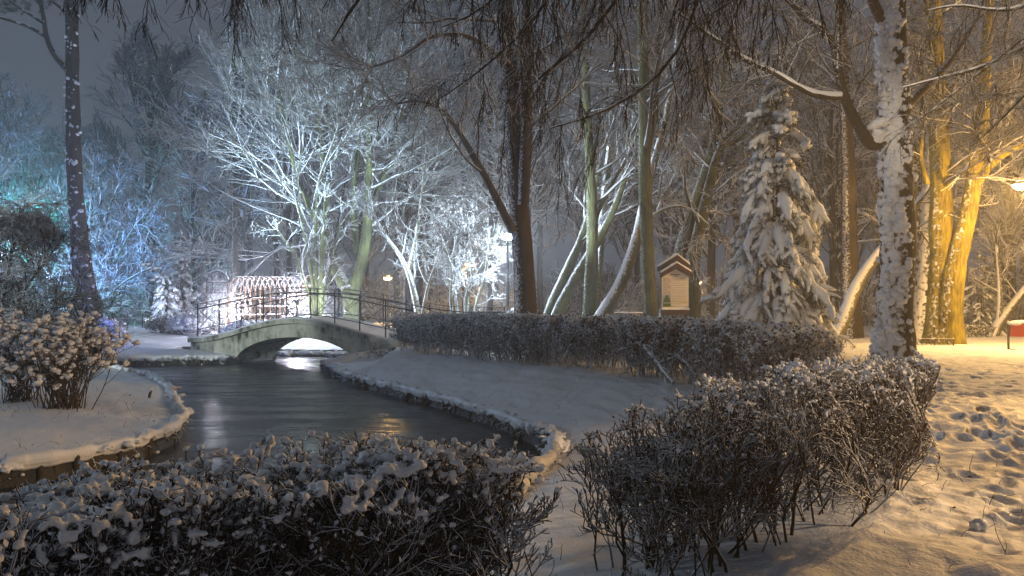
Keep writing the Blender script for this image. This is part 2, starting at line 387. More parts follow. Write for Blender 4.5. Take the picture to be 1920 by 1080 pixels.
# trodden footprints on the path
frs = np.random.default_rng(21)
def dent(cx, cy, ang, lx, wy, dep):
    i0, i1 = np.searchsorted(gx, [cx - .5, cx + .5]); j0, j1 = np.searchsorted(gy, [cy - .5, cy + .5])
    if i1 <= i0 or j1 <= j0: return
    dx = GX[j0:j1, i0:i1] - cx; dy = GY[j0:j1, i0:i1] - cy
    u = dx * math.cos(ang) + dy * math.sin(ang); v = -dx * math.sin(ang) + dy * math.cos(ang)
    r2 = (u / lx) ** 2 + (v / wy) ** 2
    GZ[j0:j1, i0:i1] += -dep * np.exp(-r2 ** 2.6) + dep * 0.45 * np.exp(-((np.sqrt(r2) - 1.5) / .4) ** 2)
for _ in range(15):                       # walking lines
    x0 = frs.uniform(2.4, 8); y0 = frs.uniform(3.5, 6); ang = RAD(frs.uniform(60, 105)); side = 1
    st = frs.uniform(.55, .7)
    for k in range(26):
        px_ = x0 + math.cos(ang) * st * k - math.sin(ang) * side * .12 + frs.normal(0, .06); py_ = y0 + math.sin(ang) * st * k + math.cos(ang) * side * .12 + frs.normal(0, .06)
        side = -side
        if px_ < 2.15 + .10 * py_ or px_ > 14: continue
        dent(px_, py_, ang + frs.normal(0, .25), .15, .075, frs.uniform(.03, .06))
for _ in range(150):
    y = frs.uniform(4, 20); x = frs.uniform(2.1 + .11 * y, 4 + .5 * y)
    dent(x, y, frs.uniform(0, 3.1), frs.uniform(.1, .2), frs.uniform(.06, .14), frs.uniform(-.035, .045))
def ground_mat():
    m = M_GROUND; n = m.node_tree.nodes; l = m.node_tree.links; b = n['Principled BSDF']
    geo = n.new('ShaderNodeNewGeometry'); sep = n.new('ShaderNodeSeparateXYZ'); l.new(geo.outputs['True Normal'], sep.inputs[0])
    tc = n.new('ShaderNodeTexCoord'); no = n.new('ShaderNodeTexNoise'); no.inputs['Scale'].default_value = 7; no.inputs['Detail'].default_value = 5; l.new(tc.outputs['Object'], no.inputs['Vector'])
    ad = n.new('ShaderNodeMath'); ad.operation = 'MULTIPLY_ADD'; ad.inputs[1].default_value = .7; l.new(no.outputs['Fac'], ad.inputs[0]); l.new(sep.outputs['Z'], ad.inputs[2])
    r = n.new('ShaderNodeMapRange'); r.inputs[1].default_value = .72; r.inputs[2].default_value = .92; l.new(ad.outputs[0], r.inputs[0])
    mx = n.new('ShaderNodeMix'); mx.data_type = 'RGBA'; mx.inputs[6].default_value = (.030, .024, .014, 1); mx.inputs[7].default_value = (*SNOWC, 1); l.new(r.outputs[0], mx.inputs[0]); l.new(mx.outputs[2], b.inputs['Base Color'])
ground_mat()
g = MB()
nyv, nxv = GX.shape
idx = np.arange(nyv * nxv).reshape(nyv, nxv)
g.add(np.stack([GX, GY, GZ], -1), np.stack([idx[:-1, :-1], idx[:-1, 1:], idx[1:, 1:], idx[1:, :-1]], -1).reshape(-1, 4))
o = g.build('ground', M_GROUND); o['kind'] = 'structure'
tag(o, 'snow covered park ground with a trodden path and sloping pond banks', 'ground', kind='structure')

# ------------------------------------------------------------------ water
def water_mat():
    m, n, l, b = newmat('dark_water')
    tc = n.new('ShaderNodeTexCoord')
    mp = n.new('ShaderNodeMapping'); mp.inputs['Scale'].default_value = (0.55, 1.6, 1); l.new(tc.outputs['Object'], mp.inputs[0])
    a = n.new('ShaderNodeTexNoise'); a.inputs['Scale'].default_value = 0.8; a.inputs['Detail'].default_value = 8; a.inputs['Roughness'].default_value = .65; l.new(mp.outputs[0], a.inputs['Vector'])
    r = n.new('ShaderNodeMapRange'); r.inputs[1].default_value = 0.42; r.inputs[2].default_value = 0.62; r.inputs[3].default_value = 0.20; r.inputs[4].default_value = 0.42; l.new(a.outputs['Fac'], r.inputs[0]); l.new(r.outputs[0], b.inputs['Roughness'])
    c = n.new('ShaderNodeTexNoise'); c.inputs['Scale'].default_value = 9; c.inputs['Detail'].default_value = 7; c.inputs['Roughness'].default_value = .7; l.new(mp.outputs[0], c.inputs['Vector'])
    r2 = n.new('ShaderNodeMapRange'); r2.inputs[1].default_value = 0.60; r2.inputs[2].default_value = 0.74; l.new(c.outputs['Fac'], r2.inputs[0])
    r3 = n.new('ShaderNodeMapRange'); r3.inputs[1].default_value = 0.47; r3.inputs[2].default_value = 0.62; l.new(a.outputs['Fac'], r3.inputs[0])
    mu = n.new('ShaderNodeMath'); mu.operation = 'MULTIPLY'; l.new(r2.outputs[0], mu.inputs[0]); l.new(r3.outputs[0], mu.inputs[1])
    base = n.new('ShaderNodeMix'); base.data_type = 'RGBA'; base.inputs[6].default_value = (0.022, 0.027, 0.034, 1); base.inputs[7].default_value = (0.075, 0.085, 0.10, 1); l.new(r3.outputs[0], base.inputs[0])
    mx = n.new('ShaderNodeMix'); mx.data_type = 'RGBA'; mx.inputs[7].default_value = (0.6, 0.64, 0.7, 1)
    l.new(base.outputs[2], mx.inputs[6]); l.new(mu.outputs[0], mx.inputs[0]); l.new(mx.outputs[2], b.inputs['Base Color'])
    bp = n.new('ShaderNodeBump'); bp.inputs['Strength'].default_value = 0.25; bp.inputs['Distance'].default_value = 0.02; l.new(c.outputs['Fac'], bp.inputs['Height']); l.new(bp.outputs[0], b.inputs['Normal'])
    b.inputs['IOR'].default_value = 1.33; b.inputs['Specular IOR Level'].default_value = 0.36
    return m
w = MB(); w.add([(-40, 4, -.55), (6, 4, -.55), (6, 40, -.55), (-40, 40, -.55)], [[0, 1, 2, 3]])
o = w.build('pond_water', water_mat(), smooth=False)
tag(o, 'dark half frozen pond water curving from the bridge to the front hedge', 'water', kind='structure')

# ================================================================== growing branches (level by level, whole levels at once)
def unit(a): return a / (np.linalg.norm(a, axis=-1, keepdims=True) + 1e-9)
def grow(rs, P0, Dr, L, R, n=5, wander=.18, trop=0.0, tip=.35):
    P0 = np.asarray(P0, float); M = len(P0); d = unit(np.asarray(Dr, float)); step = (np.asarray(L, float) / (n - 1))[:, None]
    pts = [P0]; p = P0
    trop = np.broadcast_to(np.asarray(trop, float), (M,))
    for i in range(n - 1):
        d = unit(d + rs.normal(0, wander, (M, 3)) + np.stack([0 * trop, 0 * trop, trop], 1))
        p = p + d * step; pts.append(p)
    pts = np.stack(pts, 1)
    rad = np.asarray(R, float)[:, None] * np.linspace(1, tip, n)[None]
    return pts, rad
def spawn(rs, pts, rad, per, t0=.2, t1=1.0, ang=(30, 65), lf=(.35, .7), rf=.55, minr=.004, flat=0.0, L=None, up=0.0):
    M, n, _ = pts.shape
    if M == 0 or per == 0: return np.zeros((0, 3)), np.zeros((0, 3)), np.zeros(0), np.zeros(0)
    cnt = M * per
    par = np.repeat(np.arange(M), per)
    t = (t0 + (t1 - t0) * ((np.tile(np.arange(per), M) + rs.uniform(0, 1, cnt)) / per))
    f = np.clip(t, 0, .999) * (n - 1); i = f.astype(int); fr = (f - i)[:, None]
    a = pts[par, i]; b = pts[par, i + 1]
    p = a + (b - a) * fr; tan = unit(b - a)
    r = rad[par, i] * (1 - fr[:, 0]) + rad[par, i + 1] * fr[:, 0]
    q = rs.normal(size=(cnt, 3)); q[:, 2] *= (1 - flat)
    q = unit(q - tan * (q * tan).sum(1, keepdims=True))
    an = np.radians(rs.uniform(ang[0], ang[1], cnt))[:, None]
    d = tan * np.cos(an) + q * np.sin(an); d[:, 2] += up
    if L is None:
        plen = np.linalg.norm(np.diff(pts, axis=1), axis=2).sum(1)[par]
        Ln = plen * rs.uniform(lf[0], lf[1], cnt) * (1.15 - .55 * t)
    else:
        Ln = rs.uniform(L[0], L[1], cnt) * (1.1 - .45 * t)
    return p, unit(d), Ln, np.maximum(r * rf, minr)

def resample(path, n):
    path = np.asarray(path, float); d = np.concatenate([[0], np.cumsum(np.linalg.norm(np.diff(path[:, :3], axis=0), axis=1))])
    s_ = np.linspace(0, d[-1], n)
    out = np.stack([np.interp(s_, d, path[:, k]) for k in range(path.shape[1])], 1)
    return out
def smoothpath(path, n):
    p = resample(path, n)
    for _ in range(2): p[1:-1] = p[1:-1] * .5 + (p[:-2] + p[2:]) * .25
    return p
def stem_path(px, Y, dy=0.0, n=18, bend=0.0, zbot=None):
    """px: (x, y, width) photograph pixels at distance Y; dy: depth drift along the stem"""
    out = []
    for i, (x, y, wd) in enumerate(px):
        Yi = Y + dy * i / max(1, len(px) - 1)
        p = at(x, y, Yi); out.append([*p, wd * Yi / F / 2])
    return smoothpath(np.array(out), n)

def knobby(P, R, k, rs, amp=.10, freq=1.6):
    """trunk tube with an uneven surface"""
    M = MB(); M.tubes(P, R, k, cap=True)
    v = M.V[0]
    c = np.repeat(P, k, 0)
    off = v - c
    nz = (vnoise(v * freq * 1.3, int(rs.integers(99))) - .5) * 2 * amp + (vnoise(v * np.array([9, 9, 2.2]), int(rs.integers(99))) - .5) * amp * .9
    M.V[0] = c + off * (1 + nz)[:, None]
    return M

def crown_levels(mb, rs, L1, levels, minr, m=0, snowk=3):
    """levels: list of dicts for successive spawns; the first set L1=(pts, rad) is already grown and drawn"""
    pts, rad = L1
    allp = []
    for lv in levels:
        p, d, L, r = spawn(rs, pts, rad, lv['per'], lv.get('t0', .2), 1.0, lv.get('ang', (30, 65)), lv.get('lf', (.35, .7)), lv.get('rf', .55), minr, lv.get('flat', .3), up=lv.get('up', 0))
        pts, rad = grow(rs, p, d, L, r, lv.get('n', 4), lv.get('wander', .2), lv.get('trop', 0.02), lv.get('tip', .5))
        rad = np.maximum(rad, minr)
        mb.tubes(pts, rad, lv.get('k', 3), m=m)
        allp.append((pts, rad))
    return allp

def bare_tree(name, label, base, stems, bark, twig, seed, n1=14, L1=(3, 6), t0=.35, levels=None, minr=.012, ang=(45, 80), trop=.05, k=12, cat='tree', group=None, ridge=True, extra=None, flat=.3, wander=.16, top=True, up=0.1, part_trunk='trunk'):
    rs = np.random.default_rng(seed)
    root = thing(name, label, cat, base, group)
    tr = MB(); cr = MB()
    for si, st in enumerate(stems):
        kk = k if st[0, 3] > .12 else 7
        mbk = knobby(st[:, :3], st[:, 3], kk, rs, amp=.09 if st[0, 3] > .1 else .04)
        for v in mbk.V[:1]: pass
        tr.V += mbk.V; tr.Q += [q + tr.n for q in mbk.Q]; tr.QM += mbk.QM; tr.T += [t + tr.n for t in mbk.T]; tr.TM += mbk.TM; tr.n += mbk.n
    levels = levels or [dict(per=7, flat=.4), dict(per=6, flat=.4), dict(per=3)]
    for si, st in enumerate(stems):
        n1s = n1[si] if isinstance(n1, (list, tuple)) else n1
        t0s = t0[si] if isinstance(t0, (list, tuple)) else t0
        if n1s == 0: continue
        p, d, L, r = spawn(rs, st[None, :, :3], st[None, :, 3], n1s, t0s, 1.0, ang, rf=.42, minr=minr * 1.3, flat=flat, L=L1, up=up)
        r = np.minimum(r, .02 * L + .01)
        pts, rad = grow(rs, p, d, L, r, 9, wander, trop, .3); rad = np.maximum(rad, minr)
        cr.tubes(pts, rad, 5)
        crown_levels(cr, rs, (pts, rad), levels, minr)
        if top:                                                  # finer shoots from the tip
            pts2, rad2 = grow(rs, np.repeat(st[-1:, :3], 4, 0), unit(st[-1, :3] - st[-3, :3]) + rs.normal(0, .4, (4, 3)), rs.uniform(L1[0] * .5, L1[1] * .6, 4), np.full(4, max(st[-1, 3] * .8, minr)), 7, .15, .03, .3)
            cr.tubes(pts2, np.maximum(rad2, minr), 4); crown_levels(cr, rs, (pts2, rad2), levels, minr)
    tr.build(part_trunk, bark, root, base)
    cr.build('crown', twig, root, base)
    return root

def base_of(px, Y): 
    p = at(px, CY, Y); return (p[0], Y, zg(p[0], Y))

# ================================================================== bridge
def conc_mat():
    m, n, l, b = newmat('weathered_render')
    tc = n.new('ShaderNodeTexCoord'); geo = n.new('ShaderNodeNewGeometry')
    a = n.new('ShaderNodeTexNoise'); a.inputs['Scale'].default_value = 1.6; a.inputs['Detail'].default_value = 8; a.inputs['Roughness'].default_value = .62; l.new(tc.outputs['Object'], a.inputs['Vector'])
    mp = n.new('ShaderNodeMapping'); mp.inputs['Scale'].default_value = (5, 5, .8); l.new(tc.outputs['Object'], mp.inputs[0])
    s = n.new('ShaderNodeTexNoise'); s.inputs['Scale'].default_value = 1.5; s.inputs['Detail'].default_value = 6; l.new(mp.outputs[0], s.inputs['Vector'])
    r = n.new('ShaderNodeValToRGB'); e = r.color_ramp.elements
    e[0].position = .40; e[0].color = (.04, .042, .028, 1); e[1].position = .58; e[1].color = (.56, .55, .45, 1)
    x = r.color_ramp.elements.new(.47); x.color = (.33, .335, .25, 1)
    ad = n.new('ShaderNodeMath'); ad.operation = 'MULTIPLY_ADD'; ad.inputs[1].default_value = .35; l.new(s.outputs['Fac'], ad.inputs[0])
    sc = n.new('ShaderNodeMath'); sc.operation = 'MULTIPLY'; sc.inputs[1].default_value = .68; l.new(a.outputs['Fac'], sc.inputs[0]); l.new(sc.outputs[0], ad.inputs[2])
    l.new(ad.outputs[0], r.inputs[0])
    sep = n.new('ShaderNodeSeparateXYZ'); l.new(geo.outputs['Normal'], sep.inputs[0])
    f = n.new('ShaderNodeMapRange'); f.inputs[1].default_value = .5; f.inputs[2].default_value = .75; l.new(sep.outputs['Z'], f.inputs[0])
    mx = n.new('ShaderNodeMix'); mx.data_type = 'RGBA'; mx.inputs[7].default_value = (*SNOWC, 1); l.new(r.outputs[0], mx.inputs[6]); l.new(f.outputs[0], mx.inputs[0])
    l.new(mx.outputs[2], b.inputs['Base Color']); b.inputs['Roughness'].default_value = .85
    bp = n.new('ShaderNodeBump'); bp.inputs['Strength'].default_value = .6; bp.inputs['Distance'].default_value = .02; l.new(a.outputs['Fac'], bp.inputs['Height']); l.new(bp.outputs[0], b.inputs['Normal'])
    return m
M_CONC = conc_mat()
BO = np.array([-8.18, 30.0, 0]); BA = RAD(22); EU = np.array([math.cos(BA), -math.sin(BA), 0]); EV = np.array([math.sin(BA), math.cos(BA), 0]); BWID = 2.3
def bp_(u, v, z): return BO + EU * u + EV * v + np.array([0, 0, z])
U0, U1 = -5.05, 4.45
def zdeck(u): return .40 + .79 * (0.5 + 0.5 * np.cos(np.pi * np.clip(u, -5, 5) / 5.0))
def zarch(u, half=2.82, rise=1.12, z0=-.62):
    q = np.clip(1 - (u / half) ** 2, 0, 1); return z0 + rise * np.sqrt(q)
bridge = thing('arched_footbridge', 'small arched concrete footbridge with iron railings over the pond', 'bridge', bp_(0, BWID / 2, 0))
bloc = bp_(0, BWID / 2, 0)
us = np.unique(np.concatenate([np.linspace(U0, U1, 49), np.linspace(-2.82, 2.82, 41)]))
mb = MB()
for v in (0.0, BWID):                                       # spandrel walls
    top = np.array([bp_(u, v, zdeck(u) - .10) for u in us]); bot = np.array([bp_(u, v, zarch(u) if abs(u) < 2.82 else -1.3) for u in us])
    n_ = len(us); q = [[i, i + 1, n_ + i + 1, n_ + i] for i in range(n_ - 1)]
    mb.add(np.vstack([bot, top]), q if v == 0 else [x[::-1] for x in q])
for u in (U0, U1):                                          # end walls
    mb.add([bp_(u, 0, -1.3), bp_(u, BWID, -1.3), bp_(u, BWID, zdeck(u) - .1), bp_(u, 0, zdeck(u) - .1)], [[0, 1, 2, 3]])
mb.build('spandrel_wall', M_CONC, bridge, bloc, smooth=False)
mb = MB()                                                   # barrel
ub = np.linspace(-2.82, 2.82, 41); vs = np.linspace(0, BWID, 6)
gr = np.array([[bp_(u, v, zarch(u) - .0) for v in vs] for u in ub]); ii = np.arange(41 * 6).reshape(41, 6)
mb.add(gr, np.stack([ii[:-1, :-1], ii[1:, :-1], ii[1:, 1:], ii[:-1, 1:]], -1).reshape(-1, 4))
for u in (-2.82, 2.82): mb.add([bp_(u, 0, -1.3), bp_(u, BWID, -1.3), bp_(u, BWID, -.62), bp_(u, 0, -.62)], [[0, 1, 2, 3]])
mb.build('arch_barrel', M_CONC, bridge, bloc)
mb = MB()                                                   # raised arch ring on the two faces
th = np.linspace(0.0, np.pi, 45)
for v0, sg in ((0.0, -1), (BWID, 1)):
    ins = [(2.82 * math.cos(t), -.62 + 1.12 * math.sin(t)) for t in th]; outs = [(3.16 * math.cos(t), -.62 + 1.36 * math.sin(t)) for t in th]
    rows = [[bp_(a[0], v0 + sg * .001, a[1]) for a in ins], [bp_(a[0], v0 + sg * .05, a[1]) for a in ins], [bp_(a[0], v0 + sg * .05, a[1]) for a in outs], [bp_(a[0], v0 - sg * .01, a[1]) for a in outs]]
    ii = np.arange(4 * 45).reshape(4, 45)
    mb.add(np.array(rows), np.stack([ii[:-1, :-1], ii[:-1, 1:], ii[1:, 1:], ii[1:, :-1]], -1).reshape(-1, 4))
mb.build('arch_ring', M_CONC, bridge, bloc, smooth=False)
mb = MB()                                                   # coping with rounded snow
uc = np.linspace(U0 - .06, U1 + .06, 70)
for va, vb in ((-.12, .20), (BWID - .20, BWID + .12)):
    prof = [(va, -.17), (va, .0), (vb, .0), (vb, -.17)]
    gr = np.array([[bp_(u, p[0], zdeck(u) + p[1]) for p in prof] for u in uc]); ii = np.arange(70 * 4).reshape(70, 4)
    q = np.stack([ii[:-1], ii[1:], np.roll(ii, -1, 1)[1:], np.roll(ii, -1, 1)[:-1]], -1).reshape(-1, 4)
    mb.add(gr, q); mb.add(gr[0], [[0, 1, 2, 3]]); mb.add(gr[-1], [[3, 2, 1, 0]])
mb.build('coping', M_CONC, bridge, bloc, smooth=False)
mb = MB()                                                   # deck + snow
prof = [(-.11, .003), (-.10, .035), (-.04, .06), (.15, .07), (.45, .05), (BWID / 2, .03), (BWID - .45, .05), (BWID - .15, .07), (BWID + .04, .06), (BWID + .10, .035), (BWID + .11, .003)]
uc2 = np.linspace(U0 - .05, U1 + .05, 150)
gr = np.array([[bp_(u, p[0], zdeck(u) + p[1]) for p in prof] for u in uc2])
gr[:, :, 2] += (vnoise(gr * 4.0, 31) - .5) * .03
np_ = len(prof); ii = np.arange(150 * np_).reshape(150, np_)
mb.add(gr, np.stack([ii[:-1, :-1], ii[1:, :-1], ii[1:, 1:], ii[:-1, 1:]], -1).reshape(-1, 4)); mb.build('snow_on_deck', M_SNOW, bridge, bloc)
def railing(name, v, u0, u1, npost, lab):
    root = thing(name, lab, 'railing', bp_(0, v, zdeck(0)), 'railings along the footbridge'); loc = bp_(0, v, zdeck(0))
    uu = np.linspace(u0, u1, npost)
    # rail heights over an imaginary smooth deck that continues past both ends
    zr = lambda u, h: .47 + .74 * (0.5 + 0.5 * np.cos(np.pi * np.clip(u, -6.4, 6.4) / 6.4)) + h
    fine = np.linspace(u0 - .05, u1 + .05, 60)
    for h, r in ((.16, .018), (.98, .026), (1.16, .014)):
        m_ = MB(); m_.tubes(np.array([bp_(u, v, zr(u, h)) for u in fine]), np.full(60, r), 6, cap=True); m_.build('rail', M_IRON, root, loc)
    for u in uu:
        m_ = MB(); zb = min(zdeck(u), zr(u, 0)) - .02
        m_.beam(bp_(u, v, zb), bp_(u, v, zr(u, 1.17)), .035, .035, up=EV); m_.build('post', M_IRON, root, loc, smooth=False)
    for a, b in zip(uu[:-1], uu[1:]):
        m_ = MB(); t = np.linspace(0, 1, 9)
        for s_ in (0, 1):
            zc = [zr(a + (b - a) * q, .16 + (.82) * ((q if s_ == 0 else 1 - q) ** 1.15)) for q in t]
            m_.tubes(np.array([bp_(a + (b - a) * q, v + (.014 if s_ else -.014), z) for q, z in zip(t, zc)]), np.full(9, .013), 5)
        m_.build('brace', M_IRON, root, loc)
    for u, sg in ((u0, -1), (u1, 1)):
        m_ = MB(); c = bp_(u + sg * .07, v, zr(u, 1.10)); t = np.linspace(0, 2 * np.pi, 13)
        m_.tubes(np.array([c + EU * .07 * math.cos(q) + np.array([0, 0, .07 * math.sin(q)]) for q in t]), np.full(13, .014), 5); m_.build('scroll', M_IRON, root, loc)
    return root
railing('bridge_railing', .03, -4.72, 5.0, 10, 'near iron railing with crossed braces on the footbridge, above its arch')
railing('bridge_railing', BWID - .03, -4.72, 7.6, 13, 'rear iron railing of the footbridge, the one on the pergola side')

# ================================================================== pond edging
def edging(name, label, pts, cat='edging', n_per=7.0, h=.30, r=.055, snow_r=.10, seed=1, group=None, top=None):
    rs = np.random.default_rng(seed); P = resample(np.array([[*p, 0.] for p in pts]), 2 + int(sum(np.hypot(*(np.array(a) - np.array(b))) for a, b in zip(pts[:-1], pts[1:])) * n_per))
    c = P.mean(0); root = thing(name, label, cat, (c[0], c[1], -.55), group)
    st = MB(); sn = MB(); gs = MB()
    z0 = -.26 if top is None else top
    for p in P:
        hh = z0 + rs.normal(0, .035); q = p + [rs.normal(0, .03), rs.normal(0, .03), 0]; rr = r * rs.uniform(.75, 1.2)
        l_ = rs.normal(0, .03, 2)
        st.tubes(np.array([[q[0] + l_[0], q[1] + l_[1], -.95], [q[0], q[1], hh - .02], [q[0], q[1], hh]]), np.array([rr, rr, rr * .8]), 7, cap=True)
    k = int(len(P) * 5)
    t = rs.uniform(0, len(P) - 1.01, k); i = t.astype(int); q = P[i] + (P[i + 1] - P[i]) * (t - i)[:, None]
    q[:, :2] += rs.normal(0, .07, (k, 2)); q[:, 2] = z0 + .0 + rs.normal(0, .03, k)
    rr = snow_r * (.2 + .75 * rs.uniform(0, 1, k) ** 1.6) * (.6 + .9 * vnoise(q[:, :2] * 1.3, seed)); sn.blobs(q, np.stack([rr * 1.25, rr * 1.25, rr * rs.uniform(.45, .9, k)], 1), 2, rs=rs, var=.9)
    lip = resample(P, len(P) * 3); lip[:, 2] = z0 + .005 + (vnoise(lip[:, :2] * 2.1, seed) - .5) * .05
    lip[:, :2] += (np.stack([vnoise(lip[:, :2] * 3.3, seed + 1), vnoise(lip[:, :2] * 3.3, seed + 2)], 1) - .5) * .10
    lr = (.045 + .6 * snow_r) * (.55 + .9 * vnoise(lip[:, :2] * 4.5, seed + 3))
    sn.tubes(lip, lr, 9, cap=True); sn.tubes(lip + np.array([0, 0, -.06]), lr * .7, 9)
    k2 = int(k * .8); t = rs.uniform(0, len(P) - 1.01, k2); i = t.astype(int); q = P[i] + (P[i + 1] - P[i]) * (t - i)[:, None]
    q[:, :2] += rs.normal(0, .07, (k2, 2)); q[:, 2] = -.54 + rs.uniform(0, z0 + .50, k2)
    keep = rs.uniform(0, 1, k2) < .45; rr = snow_r * rs.uniform(.25, .75, k2)
    sn.blobs(q[keep], rr[keep], 1, rs=rs, var=.6)
    # hanging roots and grass
    kg = int(len(P) * 6); t = rs.uniform(0, len(P) - 1.01, kg); i = t.astype(int); q = P[i] + (P[i + 1] - P[i]) * (t - i)[:, None]; q[:, 2] = z0 - rs.uniform(-.02, .18, kg)
    q[:, :2] += rs.normal(0, .04, (kg, 2)); dd = rs.normal(0, 1, (kg, 3)); dd[:, 2] -= .8
    pp, r_ = grow(rs, q, dd, rs.uniform(.08, .28, kg), np.full(kg, .006), 5, .3, -.15); gs.tubes(pp, r_, 3)
    st.build('stakes', M_STAKE, root, (c[0], c[1], -.55)); fuse(sn.build('snow', M_SNOWSOFT, root, (c[0], c[1], -.55)), .014 if c[1] < 26 else .03, 4); gs.build('roots', M_HEDGE, root, (c[0], c[1], -.55))
    return root
pw = lambda *a: [onwater(*p) for p in a]
edging('stake_edging', 'dark stake edging under the far left snowy bank, beside the bridge foot', [(-20.6, 29.2)] + pw((190, 686), (300, 685), (425, 684)), n_per=9, r=.05, snow_r=.085, seed=1, group='stake edgings round the pond')
edging('stake_edging', 'floodlit stake edging seen through the bridge arch', [(-14, 37.2), (-9.8, 35.4), (-6.5, 34.5), (-4.9, 33.2)], n_per=7, r=.05, snow_r=.10, seed=2, top=-.40, group='stake edgings round the pond')
edging('stake_edging', 'long curving snowy edging below the sloping bank right of the water', pw((625, 684), (603, 691), (650, 717), (700, 732), (750, 745), (800, 758), (850, 774), (900, 789), (945, 806), (1000, 832)), n_per=6, r=.04, snow_r=.055, seed=3, top=-.30, group='stake edgings round the pond')
edging('stone_edging', 'snow capped stubby edging curving between the two near hedges', pw((1012, 838), (1040, 862), (1042, 890), (1020, 925), (985, 962), (955, 1000)), n_per=7, r=.06, snow_r=.065, seed=4, top=-.20)
edging('bank_edging', 'overhanging snow lip with dark roots around the left bank', pw((-20, 918), (70, 906), (150, 892), (250, 866), (325, 832), (345, 808), (328, 785), (318, 750), (272, 720), (215, 707), (150, 702)), n_per=4, r=.035, snow_r=.062, seed=5, top=-.26)

# ================================================================== hedges
def hedge(name, label, line, width, top, n_stem, seed, snow_n=1000, snow_r=(.02, .05), leaf_n=0, leaf_s=.03, per=(6, 5, 4), minr=.003, r0=.012, lean=.25, lvar=.06, t0=.3, snow_sub=2, lowclear=.25, squash=.8, snow_zmin=.45, stem_lv=5, merge=0, mat=None, soft=(.05, .35)):
    rs = np.random.default_rng(seed)
    line = resample(np.array(line, float), 60)                # x, y, top height
    c = line.mean(0); loc = np.array([c[0], c[1], zg(c[0], c[1])])
    root = thing(name, label, 'hedge', loc)
    seg = np.diff(line[:, :2], axis=0); seglen = np.linalg.norm(seg, axis=1)
    cum = np.concatenate([[0], np.cumsum(seglen)])
    tang = unit(np.gradient(line[:, :2], axis=0)); nor = np.stack([-tang[:, 1], tang[:, 0]], 1)
    s_ = rs.uniform(0, cum[-1], n_stem); i = np.clip(np.searchsorted(cum, s_) - 1, 0, 58); f = (s_ - cum[i]) / seglen[i]
    b = line[i, :2] + seg[i] * f[:, None] + nor[i] * (rs.uniform(-.5, .5, n_stem) * width * .55)[:, None]
    z = zbase(b[:, 0], b[:, 1]) - .04
    P0 = np.stack([b[:, 0], b[:, 1], z], 1)
    hgt = line[i, 2] - z
    d = rs.normal(0, lean, (n_stem, 3)); d[:, 2] = 1
    def clip(pts, rs=rs, soft=.05):
        sh = pts.shape; q = pts.reshape(-1, 3)
        d2 = ((q[:, None, :2] - line[None, ::3, :2]) ** 2).sum(2); j = d2.argmin(1) * 3; j = np.clip(j, 0, 59)
        rel = q[:, :2] - line[j, :2]; la = (rel * nor[j]).sum(1); al = (rel * tang[j]).sum(1)
        lim = width / 2 * (1 + .15 * np.sin(q[:, 2] * 7 + q[:, 0] * 5))
        over = np.sign(la) * np.maximum(np.abs(la) - lim, 0) * .9
        q[:, :2] -= nor[j] * over[:, None]
        endo = np.where((j == 0) | (j >= 57), np.sign(al) * np.maximum(np.abs(al) - .22, 0) * .8, 0)
        q[:, :2] -= tang[j] * endo[:, None]
        t_ = line[j, 2] + (vnoise(q[:, :2] * 2.3, 17) - .5) * lvar * 2 + (vnoise(q[:, :2] * 9, 18) - .5) * lvar
        q[:, 2] = np.where(q[:, 2] > t_, t_ + (q[:, 2] - t_) * soft, q[:, 2])
        return q.reshape(sh)
    pts, rad = grow(rs, P0, d, hgt * rs.uniform(.75, 1.0, n_stem), r0 * rs.uniform(.6, 1.3, n_stem), 7, .14, .05, .45)
    pts = clip(pts)
    br = MB(); br.tubes(pts, rad, stem_lv)
    tips = []
    tw = MB()
    for li, pr in enumerate(per):
        p, dd, L, r = spawn(rs, pts, rad, pr, t0 if li == 0 else .2, 1.0, (22, 60), (.35, .65) if li == 0 else (.35, .75), .6, minr, 0, up=.22)
        pts, rad = grow(rs, p, dd, L, r, 4, .22, .06, .5); pts = clip(pts, soft=soft[0] if li < 2 else soft[1])
        tw.tubes(pts, np.maximum(rad, minr), 3, snow=True)
        if li >= 0: tips.append(pts.reshape(-1, 3))
    br.build('stems', mat or M_HEDGE, root, loc); tw.build('twigs', mat or M_HEDGE, root, loc)
    T_ = np.vstack(tips)
    zrel = (T_[:, 2] - zbase(T_[:, 0], T_[:, 1])) / np.median(hgt)
    if leaf_n:
        pr = np.clip(zrel - lowclear, 0.01, 1); pr /= pr.sum(); k = rs.choice(len(T_), leaf_n, p=pr)
        lf = MB(); lf.cards(T_[k] + rs.normal(0, .015, (leaf_n, 3)), leaf_s * rs.uniform(.6, 1.4, leaf_n), rs, asp=.75); lf.build('leaves', M_HLEAF, root, loc, smooth=False)
    pr = np.clip(zrel - snow_zmin, 0, 1) ** 1.6; pr /= pr.sum(); k = rs.choice(len(T_), snow_n, p=pr)
    q = T_[k]; rr = rs.uniform(0, 1, snow_n) ** 2 * (snow_r[1] - snow_r[0]) + snow_r[0]
    rr *= .45 + .55 * sm(.5, 1.0, zrel[k])
    sn = MB(); ax = rs.uniform(.7, 1.5, snow_n)
    sn.blobs(q + np.stack([0 * rr, 0 * rr, rr * .35], 1), np.stack([rr * ax, rr / np.sqrt(ax), rr * squash * rs.uniform(.7, 1.1, snow_n)], 1), snow_sub, rs=rs, var=.55)
    fuse(sn.build('snow', M_SNOWSOFT, root, loc), merge)
    return root
